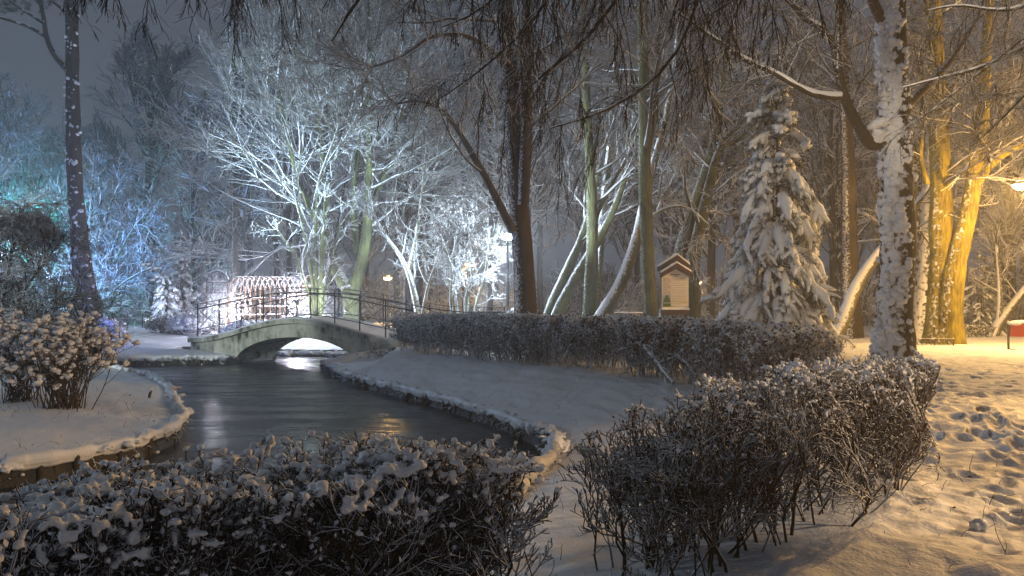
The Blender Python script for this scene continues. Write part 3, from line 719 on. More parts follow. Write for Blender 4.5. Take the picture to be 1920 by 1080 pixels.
hedge('clipped_hedge', 'dark front hedge along the lower left, loaded with thick snow clumps', [(-.18, 4.2, .88), (-.6, 3.95, .91), (-1.2, 3.6, .89), (-2.0, 3.0, .85), (-2.9, 2.3, .83)], .85, 1.0, 230, 11,
      snow_n=14000, snow_r=(.006, .026), leaf_n=7000, leaf_s=.024, merge=.007, soft=(.10, .9), per=(7, 5, 4), minr=.0026, r0=.010, lvar=.07, squash=.8, snow_zmin=.22, t0=.15)
hedge('clipped_hedge', 'bare stemmed hedge beside the trodden path, see through near the ground', [(.62, 4.75, .74), (1.0, 4.95, .92), (1.7, 5.5, 1.10), (2.6, 6.35, 1.15), (3.2, 7.1, 1.14), (3.7, 8.2, 1.13)], .95, 1.1, 150, 12,
      snow_n=11000, snow_r=(.004, .019), leaf_n=7000, leaf_s=.022, merge=.008, soft=(.10, .9), per=(7, 5, 4), minr=.0026, r0=.0105, lvar=.07, t0=.24, lean=.36, snow_zmin=.62, lowclear=.45)
hedge('clipped_hedge', 'long frosted hedge from the bridge end to the big snowy trunk', [(-3.35, 26.4, 1.36), (-2.2, 24.0, 1.40), (-.7, 21.4, 1.40), (1.4, 18.2, 1.41), (3.2, 15.4, 1.40), (4.0, 13.6, 1.36), (4.5, 12.0, 1.18)], 2.0, 1.4, 480, 13,
      mat=M_HEDGEF, snow_n=30000, snow_r=(.010, .034), leaf_n=80000, leaf_s=.05, per=(7, 6, 2), minr=.005, r0=.012, lvar=.05, t0=.04, snow_sub=1, lowclear=.02, snow_zmin=.5)
# ================================================================== trees of the middle distance
# (stems: photograph pixel column, row and width at the tree's real distance)
SP = stem_path
MID = [dict(per=8, flat=.45, lf=(.35, .7), ang=(22, 50), n=6, wander=.12), dict(per=6, flat=.4, lf=(.35, .75), ang=(20, 48), wander=.14), dict(per=3, lf=(.3, .7))]
LIGHT = [dict(per=7, flat=.45), dict(per=5, flat=.4)]
def ext(px, *more): return list(px) + list(more)

# the dark double trunk beside the white lamp
Y = 30
bare_tree('bare_tree', 'tall dark double trunked tree right beside the white street lamp', base_of(986, Y),
    [SP([(987, 665, 50), (986, 590, 42), (981, 480, 38), (973, 380, 37), (962, 250, 34), (953, 120, 32), (944, 0, 30), (938, -150, 26), (925, -350, 18), (915, -620, 8)], Y, n=30),
     SP([(981, 385, 22), (985, 300, 24), (988, 200, 20), (986, 100, 18), (985, 0, 17), (992, -200, 12), (1005, -450, 5)], Y - .3, n=18),
     SP([(962, 434, 17), (940, 390, 15), (905, 320, 13), (872, 268, 11), (845, 215, 9), (800, 182, 7), (740, 195, 4)], Y - .5, -1.5, n=14),
     SP([(945, 118, 16), (930, 105, 13), (890, 70, 11), (850, 62, 9), (800, 68, 8), (760, 105, 6), (700, 125, 4)], Y - .5, -3, n=16)],
    M_BARK, M_TWIG, 31, n1=[16, 10, 8, 8], L1=(2.5, 5.5), t0=[.45, .1, .3, .2], levels=MID[:2], minr=.009, trop=.02, k=16)

# the floodlit forked tree behind the bridge
Y = 42
bare_tree('bare_tree', 'wide floodlit tree forking low behind the bridge, green barked', base_of(662, Y),
    [SP([(660, 625, 40), (660, 575, 33), (657, 548, 34), (652, 535, 30)], Y, n=10),
     SP([(655, 545, 28), (636, 520, 24), (622, 490, 20), (614, 440, 16), (611, 390, 13), (606, 330, 10), (598, 240, 7), (590, 140, 4)], Y, 1, n=20),
     SP([(660, 545, 28), (674, 510, 22), (687, 460, 20), (690, 420, 18), (689, 350, 15), (694, 290, 12), (690, 200, 10), (697, 100, 7), (688, -20, 4)], Y, -1, n=22),
     SP([(676, 500, 16), (668, 450, 13), (660, 400, 12), (668, 300, 10), (684, 200, 8), (678, 100, 6), (672, 0, 4)], Y + .5, 1, n=18),
     SP([(616, 470, 13), (590, 410, 11), (560, 340, 9), (535, 250, 7), (520, 150, 4)], Y, -2, n=14),
     SP([(690, 400, 13), (720, 330, 10), (742, 250, 8), (765, 160, 6), (775, 60, 4)], Y, 2, n=14)],
    M_MOSS, M_TWIGG, 32, n1=[0, 12, 16, 12, 12, 12], L1=(4.5, 9.5), t0=[.1, .12, .2, .2, .15, .15], levels=[dict(per=8, flat=.5, lf=(.35, .75), ang=(22, 48), n=6, wander=.11), dict(per=5, flat=.4, lf=(.4, .8), ang=(20, 45), wander=.13), dict(per=2, lf=(.35, .8), ang=(20, 45))], minr=.0120, trop=.015, k=14, flat=.35)

# slim many stemmed tree lit from below
Y = 40
bare_tree('young_tree', 'slender many stemmed young tree glowing white right of the pergola', base_of(592, Y),
    [SP([(592, 612, 8), (585, 520, 7), (572, 440, 5), (552, 360, 3)], Y, n=12), SP([(594, 612, 9), (593, 520, 8), (590, 430, 6), (597, 345, 3)], Y, .5, n=12),
     SP([(597, 612, 9), (603, 530, 9), (604, 440, 7), (610, 370, 3)], Y, -.5, n=12), SP([(590, 612, 7), (575, 530, 6), (550, 470, 4), (520, 430, 3)], Y, -.6, n=12), SP([(598, 612, 6), (615, 520, 5), (632, 450, 4), (640, 400, 3)], Y, 1, n=12)],
    M_MOSS, M_TWIGG, 33, n1=6, L1=(1.0, 2.4), t0=.3, levels=[dict(per=5, flat=.3), dict(per=3)], minr=.008, ang=(25, 60), trop=.06)

Y = 36
bare_tree('bare_tree', 'straight green lit trunk left of the leaning white trunk', base_of(1106, Y),
    [SP([(1104, 640, 34), (1106, 580, 26), (1110, 480, 24), (1112, 400, 21), (1108, 330, 18), (1100, 200, 15), (1095, 60, 11), (1090, -100, 8), (1086, -350, 4)], Y, n=24),
     SP([(1112, 420, 11), (1135, 360, 9), (1175, 300, 8), (1205, 230, 6), (1225, 130, 4)], Y, 2, n=14)],
    M_MOSS, M_TWIG, 34, n1=[20, 8], L1=(3, 6), t0=[.25, .2], levels=MID[:2], minr=.011, trop=-.01, k=14)
Y = 40
bare_tree('bare_tree', 'slim snow whitened stem just right of the green lit trunk', base_of(1120, Y),
    [SP([(1118, 625, 11), (1121, 545, 12), (1127, 450, 14), (1134, 360, 15), (1143, 290, 12), (1150, 200, 10), (1155, 80, 8), (1150, -100, 5)], Y, n=20)],
    M_LEAN, M_TWIG, 35, n1=12, L1=(2, 5), t0=.3, levels=MID[:2], minr=.011)
Y = 38
bare_tree('leaning_tree', 'leaning pair of bare greenish trunks slanting right behind the hedge', base_of(1035, Y),
    [SP([(1014, 632, 24), (1030, 585, 21), (1047, 545, 20), (1062, 512, 19), (1085, 460, 15), (1110, 390, 11), (1125, 300, 7)], Y + 1, n=16),
     SP([(1028, 632, 26), (1046, 580, 22), (1068, 540, 21), (1096, 492, 19), (1135, 430, 15), (1170, 350, 11), (1190, 250, 7), (1200, 150, 4)], Y, n=18)],
    M_MOSS, M_TWIG, 36, n1=[9, 11], L1=(2, 4.5), t0=[.5, .45], levels=MID[:2], minr=.011)
Y = 35
bare_tree('leaning_tree', 'leaning trunk whitened by snow along its upper left side', base_of(1112, Y),
    [SP([(1098, 640, 28), (1126, 593, 25), (1162, 541, 23), (1187, 478, 22), (1201, 422, 20), (1212, 350, 15), (1240, 260, 12), (1262, 150, 9), (1275, 20, 6), (1280, -120, 4)], Y, n=22),
     SP([(1198, 430, 10), (1225, 400, 8), (1265, 380, 6), (1300, 390, 4), (1335, 430, 3)], Y, -1, n=10)],
    M_LEAN, M_TWIG, 37, n1=[12, 6], L1=(2, 4.5), t0=[.4, .2], levels=MID[:2], minr=.011)
Y = 33
bare_tree('bare_tree', 'tall straight mossy trunk immediately left of the notice board', base_of(1222, Y),
    [SP([(1224, 660, 30), (1222, 590, 25), (1217, 520, 24), (1213, 460, 25), (1210, 380, 24), (1208, 250, 22), (1206, 100, 20), (1202, -50, 17), (1196, -250, 12), (1192, -500, 6)], Y, n=26),
     SP([(1211, 300, 12), (1230, 220, 11), (1234, 100, 10), (1238, 0, 9), (1245, -200, 5)], Y, 1, n=14)],
    M_MOSS, M_TWIG, 38, n1=[22, 9], L1=(3, 6), t0=[.3, .2], levels=MID[:2], minr=.010, trop=-.02, k=14)
Y = 37
bare_tree('leaning_tree', 'pair of leaning trunks rising behind the notice board roof', base_of(1285, Y),
    [SP([(1240, 640, 28), (1258, 540, 25), (1273, 482, 24), (1298, 397, 22), (1316, 340, 21), (1335, 290, 17), (1352, 200, 13), (1362, 80, 9), (1368, -80, 5)], Y, n=20),
     SP([(1300, 640, 30), (1302, 570, 26), (1297, 491, 24), (1318, 400, 22), (1333, 340, 19), (1345, 270, 15), (1400, 220, 10), (1450, 180, 6)], Y - .4, n=18),
     SP([(1338, 280, 12), (1380, 268, 9), (1420, 230, 6), (1450, 200, 4)], Y - .4, -1, n=10)],
    M_MOSS, M_TWIG, 39, n1=[14, 12, 6], L1=(2.5, 5.5), t0=[.4, .4, .2], levels=MID[:2], minr=.011, trop=-.01)
Y = 34
bare_tree('bare_tree', 'dark upright trunk between the snowy spruce and the big plastered trunk', base_of(1597, Y),
    [SP([(1600, 650, 42), (1597, 600, 34), (1592, 520, 31), (1592, 400, 29), (1590, 300, 24), (1584, 180, 20), (1578, 40, 16), (1570, -140, 10), (1565, -400, 5)], Y, n=24)],
    M_BARK, M_TWIG, 40, n1=[20], L1=(3, 6.5), t0=[.35], levels=MID[:2], minr=.010, trop=-.02)
Y = 30
bare_tree('leaning_tree', 'thin leaning trunk with a white snow ridge behind the plastered trunk', base_of(1578, Y),
    [SP([(1560, 650, 26), (1583, 600, 25), (1594, 560, 25), (1615, 520, 23), (1650, 472, 19), (1690, 420, 14), (1730, 370, 10), (1770, 300, 5)], Y, .8, n=18)],
    M_LEAN, M_TWIG, 41, n1=[8], L1=(1.5, 3.5), t0=[.5], levels=MID[:2], minr=.010)
Y = 33.5
bare_tree('bare_tree', 'snow streaked dark trunk half hidden behind the yellow lit tree', base_of(1730, Y),
    [SP([(1726, 660, 48), (1728, 600, 38), (1732, 540, 33), (1738, 440, 30), (1744, 330, 28), (1750, 200, 24), (1752, 60, 18), (1750, -150, 12), (1745, -400, 6)], Y, n=24)],
    M_PLASTER, M_TWIG, 42, n1=[18], L1=(3, 6.5), t0=[.35], levels=MID[:2], minr=.010, trop=-.02)
# yellow tree
Y = 29
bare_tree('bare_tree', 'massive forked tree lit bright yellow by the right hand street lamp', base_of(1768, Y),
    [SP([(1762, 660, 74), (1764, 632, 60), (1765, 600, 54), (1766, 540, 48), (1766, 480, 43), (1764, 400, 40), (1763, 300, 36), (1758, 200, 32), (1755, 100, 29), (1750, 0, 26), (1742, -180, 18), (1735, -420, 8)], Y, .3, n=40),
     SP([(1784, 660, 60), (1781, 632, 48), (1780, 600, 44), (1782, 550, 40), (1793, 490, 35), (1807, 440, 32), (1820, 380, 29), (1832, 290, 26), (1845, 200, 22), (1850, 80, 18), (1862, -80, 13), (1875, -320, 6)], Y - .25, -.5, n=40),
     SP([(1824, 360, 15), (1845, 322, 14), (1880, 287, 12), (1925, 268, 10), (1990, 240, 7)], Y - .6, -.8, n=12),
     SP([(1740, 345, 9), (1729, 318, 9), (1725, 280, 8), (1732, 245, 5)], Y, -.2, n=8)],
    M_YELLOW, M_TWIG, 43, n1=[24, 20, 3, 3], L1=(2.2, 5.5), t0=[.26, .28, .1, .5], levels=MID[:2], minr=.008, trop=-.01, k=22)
# T1 pine on the left
Y = 40
pine_b = base_of(172, Y)
rs = np.random.default_rng(44)
pine = thing('pine_tree', 'tall dark pine trunk leaning on the left bank with snow patches on its bark', 'tree', pine_b)
st = SP([(178, 645, 48), (172, 610, 42), (162, 560, 38), (150, 460, 32), (140, 350, 27), (136, 200, 24), (135, 80, 23), (134, -60, 20), (131, -260, 13), (128, -450, 5)], Y, n=40)
kb = knobby(st[:, :3], st[:, 3], 18, rs, amp=.14); kb.build('trunk', M_PINE, pine, pine_b)
sn = MB(); k = 130; ti = 24 * rs.uniform(0, 1, k) ** 1.9; i = ti.astype(int); q = st[i] + (st[i + 1] - st[i]) * (ti - i)[:, None]
low = ti < 9
an = rs.uniform(RAD(180), RAD(360), k); q3 = q[:, :3] + np.stack([np.cos(an), np.sin(an), 0 * an], 1) * q[:, 3:4] * .97
rr = rs.uniform(.03, .12, k) * np.where(low, 1.2, .9); sn.blobs(q3, np.stack([rr * 1.3, rr * .7, rr * .8], 1), 2, rs=rs, var=.6); sn.build('snow', M_SNOWSOFT, pine, pine_b)
lb = [SP([(128, 132, 13), (112, 118, 11), (95, 95, 10), (85, 65, 9), (82, 30, 8), (74, 0, 7), (70, -60, 4)], Y, -.8, n=16), SP([(84, 68, 7), (60, 52, 7), (25, 40, 6), (-30, 25, 4)], Y - .4, -.6, n=10), SP([(124, 24, 7), (112, 12, 6), (98, 4, 5), (80, -20, 3)], Y, .3, n=8), SP([(83, 45, 6), (60, 30, 5), (20, 5, 4), (0, -20, 3)], Y - .4, -.3, n=8)]
lm = MB()
for p_ in lb: lm.tubes(p_[:, :3], p_[:, 3], 8); lm.tubes(p_[:, :3] + [0, 0, .55] * p_[:, 3:4], p_[:, 3] * .75, 8, m=1)
lm.build('limbs', [M_PINE, M_SNOWSOFT], pine, pine_b)
nd = MB(); cc = np.vstack([at(x, y, Y + dz) for x, y, dz in ((20, 12, 0), (55, 4, -.5), (35, -10, .5), (90, -8, 0), (0, 8, .4), (-40, 14, 0), (140, 2, -.8), (160, -4, .5), (118, -12, 0), (150, -60, 0), (90, -90, 0), (20, -60, 1), (180, -110, 0), (130, -200, 0), (60, -170, 0), (-60, -30, 0))])
cl = np.repeat(cc, 26, 0) + rs.normal(0, 1, (len(cc) * 26, 3)) * np.array([.42, .42, .16])
p0 = np.repeat(cl, 26, 0); dd = rs.normal(0, 1, (len(p0), 3)); dd[:, 2] = dd[:, 2] * .6 + .25
P_, R_ = grow(rs, p0, dd, rs.uniform(.12, .22, len(p0)), np.full(len(p0), .006), 3, .05, -.02); nd.tubes(P_, R_, 3, snow=False)
M_NEEDLE = twig_mat('needles', (.016, .026, .016), thr=.7)
nd.build('crown', M_NEEDLE, pine, pine_b)

# prominent far tree on the left and the slender dark stem
Y = 62
bare_tree('bare_tree', 'spreading dark tree standing clear against the sky left of the bridge', base_of(278, Y),
    [SP([(280, 600, 26), (277, 520, 20), (276, 450, 19), (278, 350, 18), (280, 295, 16)], Y, n=14), SP([(280, 300, 13), (268, 240, 10), (250, 180, 7), (240, 130, 4)], Y, 1, n=12), SP([(280, 300, 12), (300, 240, 10), (312, 180, 7), (322, 140, 4)], Y, -1, n=12), SP([(280, 300, 11), (281, 220, 8), (278, 150, 6), (280, 112, 3)], Y, n=12),
     SP([(278, 380, 9), (255, 330, 8), (225, 290, 6), (200, 270, 3)], Y, 1, n=10), SP([(279, 350, 9), (300, 310, 8), (330, 270, 6), (350, 250, 3)], Y, -1, n=10)],
    M_BARK, M_FAR, 45, n1=[4, 11, 11, 11, 8, 8], L1=(2.5, 5), t0=[.6, .15, .15, .15, .3, .3], levels=MID[:2], minr=.022, ang=(35, 65), trop=.06)
Y = 44
bare_tree('slender_tree', 'thin dark upright stem with drooping twigs rising past the pergola', base_of(441, Y),
    [SP([(442, 625, 13), (441, 500, 11), (441, 350, 10), (438, 200, 10), (441, 60, 9), (445, -60, 7), (446, -250, 4)], Y, n=24)],
    M_BARK, M_TWIGD, 46, n1=[70], L1=(.8, 2.2), t0=[.2], levels=[dict(per=5, lf=(.4, .8)), dict(per=2)], minr=.008, ang=(60, 100), trop=-.28, up=-.1)
# thin trees round the orange lamps
Y = 40
bare_tree('young_tree', 'forked frosted young tree right of the glowing orange lamp', base_of(786, Y),
    [SP([(790, 630, 13), (784, 585, 12), (774, 540, 11), (765, 502, 10), (745, 470, 7), (720, 440, 5), (700, 400, 3)], Y, n=14), SP([(766, 505, 8), (775, 470, 7), (783, 420, 5), (792, 350, 4), (800, 270, 3)], Y, .5, n=12), SP([(790, 600, 6), (800, 540, 5), (818, 490, 4), (840, 450, 3)], Y, -.5, n=10)],
    M_LEAN, M_TWIG, 47, n1=[9, 9, 6], L1=(1.4, 3.4), t0=[.4, .2, .3], levels=[dict(per=7), dict(per=5)], minr=.011)
Y = 43
bare_tree('young_tree', 'multi stemmed frosted shrubby tree in front of the twin orange lamp', base_of(873, Y),
    [SP([(878, 625, 8), (870, 560, 7), (885, 525, 7), (900, 505, 5), (912, 480, 3)], Y, n=12), SP([(876, 625, 8), (879, 540, 7), (884, 480, 5), (888, 400, 3)], Y, .4, n=12), SP([(882, 625, 8), (895, 560, 7), (908, 525, 6), (912, 500, 4), (915, 460, 3)], Y, -.4, n=12), SP([(864, 625, 7), (852, 540, 6), (845, 500, 5), (856, 440, 3)], Y, .6, n=12), SP([(856, 625, 6), (842, 560, 6), (850, 510, 4), (830, 450, 3)], Y, -.6, n=12)],
    M_LEAN, M_TWIG, 48, n1=9, L1=(1.2, 3.0), t0=.3, levels=[dict(per=6), dict(per=4)], minr=.011)
Y = 54
bare_tree('bare_tree', 'brown trunk with an orange glow just right of the twin lamp', base_of(916, Y),
    [SP([(916, 625, 18), (917, 560, 15), (918, 520, 14), (920, 400, 12), (915, 250, 9), (918, 80, 6), (920, -60, 3)], Y, n=18)], M_BARK, M_FAR, 49, n1=[14], L1=(3, 6), t0=[.3], levels=MID[:2], minr=.018)
Y = 52
bare_tree('bare_tree', 'dark trunk standing close to the right of the single orange lamp', base_of(763, Y),
    [SP([(764, 625, 17), (763, 540, 14), (764, 470, 12), (758, 350, 10), (760, 200, 8), (752, 50, 5), (750, -80, 3)], Y, n=18)], M_BARK, M_FAR, 50, n1=[14], L1=(3, 6), t0=[.25], levels=MID[:2], minr=.018)
# small leaning tree by the bin
Y = 36
bare_tree('leaning_tree', 'low forked tree leaning right beyond the red litter bin', base_of(1866, Y),
    [SP([(1858, 640, 22), (1872, 605, 18), (1892, 580, 16), (1912, 555, 14), (1935, 525, 11), (1975, 470, 6)], Y, n=14), SP([(1872, 607, 12), (1876, 560, 9), (1873, 510, 7), (1868, 460, 4)], Y, n=10)],
    M_LEAN, M_TWIG, 51, n1=[10, 9], L1=(1.2, 2.8), t0=[.4, .3], levels=[dict(per=6), dict(per=4)], minr=.009)

# blue lit shrubby trees far left
Y = 52
bare_tree('lit_shrub_tree', 'blue lit tree with long fanned frosted branches behind the pine', base_of(165, Y),
    [SP([(165, 620, 10), (165, 540, 8), (168, 460, 7), (172, 380, 5), (175, 310, 3)], Y, n=12), SP([(165, 600, 8), (190, 540, 6), (225, 470, 5), (255, 420, 3)], Y, -1, n=12), SP([(163, 600, 8), (140, 520, 6), (115, 430, 5), (105, 350, 3)], Y, 1, n=12), SP([(165, 590, 7), (205, 550, 5), (245, 520, 4), (275, 505, 3)], Y, -.5, n=12), SP([(165, 590, 7), (180, 480, 6), (200, 400, 4), (225, 340, 3)], Y, .4, n=12)],
    M_LEAN, M_TWIG, 52, n1=16, L1=(1.8, 4.2), t0=.15, levels=[dict(per=8), dict(per=5)], minr=.018, ang=(25, 60), trop=.04)
Y = 57
bare_tree('lit_shrub_tree', 'teal lit frosted tree at the left edge behind the weeping shrub', base_of(60, Y),
    [SP([(60, 625, 14), (58, 520, 12), (50, 420, 9), (55, 320, 6), (50, 240, 3)], Y, n=14), SP([(60, 540, 9), (85, 470, 7), (105, 400, 5), (112, 340, 3)], Y, 1, n=12), SP([(58, 520, 9), (20, 440, 7), (0, 360, 5), (-10, 260, 3)], Y, -1, n=12)],
    M_LEAN, M_TWIG, 53, n1=16, L1=(2, 5), t0=.2, levels=[dict(per=8), dict(per=6)], minr=.020, trop=.03)
Y = 50
bare_tree('lit_shrub_tree', 'pale lit frosted branches reaching in at the far left edge', base_of(-45, Y),
    [SP([(-45, 630, 16), (-42, 500, 14), (-35, 380, 11), (-25, 280, 8), (-15, 190, 4)], Y, n=14), SP([(-40, 460, 10), (-15, 380, 8), (5, 310, 6), (15, 250, 3)], Y, 1, n=12)],
    M_LEAN, M_TWIG, 54, n1=20, L1=(2, 4.5), t0=.25, levels=[dict(per=8), dict(per=6)], minr=.018, trop=.0)

# ------------------------------------------------------------------ the wood beyond: one mass
def woods():
    rs = np.random.default_rng(60); var = []
    for q in range(7):
        H = rs.uniform(17, 21); m_ = MB()
        nst = rs.integers(1, 3)
        st = []
        main = np.array([[0, 0, 0, .26], [.1, .1, H * .3, .22], [rs.normal(0, .3), rs.normal(0, .3), H * .6, .14], [rs.normal(0, .6), rs.normal(0, .6), H * .97, .03]]); main = smoothpath(main, 14)
        m_.tubes(main[:, :3], main[:, 3], 7); 
        p, d, L, r = spawn(rs, main[None, :, :3], main[None, :, 3], 26, .22, 1, (30, 62), rf=.5, minr=.03, flat=.2, L=(3.2, 7.0), up=.25)
        pts, rad = grow(rs, p, d, L, np.minimum(r, .09), 8, .14, .07, .3); rad = np.maximum(rad, .026); m_.tubes(pts, rad, 4)
        for lv in (dict(per=6), dict(per=4)):
            p, d, L, r = spawn(rs, pts, rad, lv['per'], .2, 1, (25, 60), (.3, .62), .55, .022, .3, up=.1)
            pts, rad = grow(rs, p, d, L, r, 3, .2, .05, .6); rad = np.maximum(rad, .021); m_.tubes(pts, rad, 3)
        var.append((m_.V, m_.Q, m_.T, np.vstack(m_.V)))
    out = MB()
    def put(x, y, vi, yaw, s_, z):
        m_V, m_Q, m_T, V = var[vi]; c, n_ = math.cos(yaw), math.sin(yaw)
        v = np.stack([(V[:, 0] * c - V[:, 1] * n_) * s_ + x, (V[:, 0] * n_ + V[:, 1] * c) * s_ + y, V[:, 2] * s_ + z], 1)
        out.add(v, np.vstack(m_Q), None)
    n_ = 0
    for Yr, cnt, s_ in ((53, 10, (.95, 1.15)), (62, 20, (.95, 1.2)), (72, 24, (.95, 1.2)), (84, 26, (.95, 1.2))):
        for j in range(cnt):
            u = (j + rs.uniform(.1, .9)) / cnt; xp = -120 + 2160 * u
            Y = Yr + rs.uniform(-4, 4)
            if Yr == 53 and (xp < 420): continue
            sc = rs.uniform(*s_) * (1.12 if xp > 950 else (.86 if xp < 430 else 1.0)); 
            if xp < 430: sc *= (Y / 84) ** .5
            x = (xp - CX) * Y / F; put(x, Y, rs.integers(0, 7), rs.uniform(0, 6.28), sc, .25)
    bush = []
    for q in range(5):
        m_ = MB(); n0 = 16; d = rs.normal(0, .5, (n0, 3)); d[:, 2] = 1
        pts, rad = grow(rs, rs.normal(0, .25, (n0, 3)) * [1, 1, 0], d, rs.uniform(1.6, 4.2, n0), np.full(n0, .03), 6, .12, .02, .5); m_.tubes(pts, np.maximum(rad, .02), 3)
        p, d, L, r = spawn(rs, pts, rad, 9, .2, 1, (25, 60), (.3, .55), .6, .02); pts, rad = grow(rs, p, d, L, r, 4, .18, .0, .7); m_.tubes(pts, np.maximum(rad, .018), 3)
        p, d, L, r = spawn(rs, pts, rad, 4, .2, 1, (25, 60), (.3, .6), .6, .018); pts, rad = grow(rs, p, d, L, r, 3, .18, .0, .7); m_.tubes(pts, np.maximum(rad, .017), 3)
        var.append((m_.V, m_.Q, m_.T, np.vstack(m_.V))); bush.append(len(var) - 1)
    for j in range(150):
        xp = rs.uniform(-150, 2070); Y = rs.uniform(56, 92)
        put((xp - CX) * Y / F, Y, bush[rs.integers(0, 5)], rs.uniform(0, 6.28), rs.uniform(.7, 1.25) * (.8 + (Y - 56) / 60), .25)
    o = out.build('far_woods', M_FAR, smooth=False)
    tag(o, 'dense bare winter wood closing the view behind the park', 'woods', kind='stuff')
woods()
# ================================================================== the big snow plastered tree on the right
Y = 18
big_b = base_of(1670, Y); rs = np.random.default_rng(70)
big = thing('bare_tree', 'big near trunk thickly plastered with snow, a broken snowy limb at left', 'tree', big_b)
trk = SP([(1671, 735, 96), (1671, 700, 84), (1673, 660, 76), (1677, 600, 67), (1681, 520, 62), (1683, 440, 60), (1682, 360, 59), (1680, 280, 58), (1677, 200, 55), (1673, 100, 52), (1668, 0, 50), (1660, -120, 44), (1650, -300, 32), (1640, -560, 16), (1630, -800, 6)], Y, n=60)
knobby(trk[:, :3], trk[:, 3], 28, rs, amp=.13, freq=2.2).build('trunk', M_PLASTER, big, big_b)
# snow clumps stuck on the side the storm came from
k = 4200; ti = rs.uniform(0, 38, k); i = ti.astype(int); q = trk[i] + (trk[i + 1] - trk[i]) * (ti - i)[:, None]
an = RAD(226) + rs.normal(0, .60, k)
cl = vnoise(np.stack([an * 2.2, q[:, 2] * 3.2], -1), 77) + .5 * vnoise(np.stack([an * 5, q[:, 2] * 8], -1), 78)
keep = cl > (.74 + .10 * np.clip(q[:, 2] - 3.5, -2, 1) * -1 * .5)
q = q[keep]; an = an[keep]; kk = len(q)
q3 = q[:, :3] + np.stack([np.cos(an), np.sin(an), 0 * an], 1) * q[:, 3:4] * .99
rr = .02 + .065 * rs.uniform(0, 1, kk) ** 1.7; sn = MB(); sn.blobs(q3, np.stack([rr, rr, rr * rs.uniform(.7, 1.2, kk)], 1), 2, rs=rs, var=.6)
limbs = [SP([(1664, 268, 22), (1655, 262, 24), (1645, 268, 26), (1638, 274, 24), (1632, 272, 22), (1618, 250, 21), (1600, 218, 20), (1588, 195, 19), (1578, 165, 17), (1570, 120, 15), (1563, 80, 13), (1545, 52, 12), (1525, 45, 11), (1508, 36, 10), (1496, 20, 9), (1480, 2, 8), (1450, -20, 6), (1400, -40, 3)], Y, -1.2, n=40),
         SP([(1576, 182, 13), (1545, 181, 13), (1520, 176, 12), (1488, 158, 11), (1450, 135, 10), (1410, 118, 10), (1375, 100, 9), (1350, 78, 8), (1320, 60, 6), (1290, 35, 5), (1260, 18, 3)], Y - .6, -1.5, n=30),
         SP([(1696, 196, 24), (1715, 182, 18), (1735, 162, 16), (1760, 140, 14), (1785, 110, 12), (1810, 70, 10), (1835, 30, 8), (1850, -30, 6), (1860, -110, 3)], Y, .8, n=24),
         SP([(1655, 40, 22), (1640, 20, 20), (1632, -10, 17), (1625, -80, 12), (1600, -200, 6)], Y - .1, -.5, n=12),
         SP([(1572, 130, 9), (1574, 60, 8), (1572, 0, 7), (1570, -80, 4)], Y - .8, .3, n=10)]
lb = MB()
for L_ in limbs:
    kb = knobby(L_[:, :3], L_[:, 3], 10, rs, amp=.10); 
    lb.V += kb.V; lb.Q += [x + lb.n for x in kb.Q]; lb.QM += kb.QM; lb.T += [x + lb.n for x in kb.T]; lb.TM += kb.TM; lb.n += kb.n
    t_ = unit(np.gradient(L_[:, :3], axis=0)); flatn = np.clip(1.3 - np.abs(t_[:, 2]) * 1.25, 0.05, 1)
    off = L_[:, 3] * .55 * flatn
    kb2 = knobby(L_[:, :3] + np.stack([-.25 * L_[:, 3] * flatn, -.3 * L_[:, 3] * flatn, off], 1), L_[:, 3] * (.25 + .75 * flatn), 10, rs, amp=.16, freq=3)
    sn.V += kb2.V; sn.Q += [x + sn.n for x in kb2.Q]; sn.QM += kb2.QM; sn.T += [x + sn.n for x in kb2.T]; sn.TM += kb2.TM; sn.n += kb2.n
c_ = at(1645, 232, Y - .35); sn.blobs(np.array([c_, c_ + [.1, 0, .04], c_ + [-.08, 0, -.06], c_ + [.2, 0, .05], c_ + [.02, 0, -.2]]), np.array([.14, .14, .11, .12, .12]), 3, rs=rs)
lb.build('limbs', M_BARK, big, big_b); sn.build('snow', M_SNOWSOFT, big, big_b)
cr = MB()
for L_, n_ in zip(limbs, (18, 14, 14, 8, 6)):
    p, d, Ln, r = spawn(rs, L_[None, :, :3], L_[None, :, 3], n_, .2, 1, (35, 80), rf=.3, minr=.008, flat=.4, L=(.8, 2.0))
    pts, rad = grow(rs, p, d, Ln, np.minimum(r, .02), 8, .18, -.02, .3); rad = np.maximum(rad, .0055); cr.tubes(pts, rad, 5)
    crown_levels(cr, rs, (pts, rad), [dict(per=6), dict(per=4)], .0045)
cr.build('crown', M_TWIG, big, big_b)

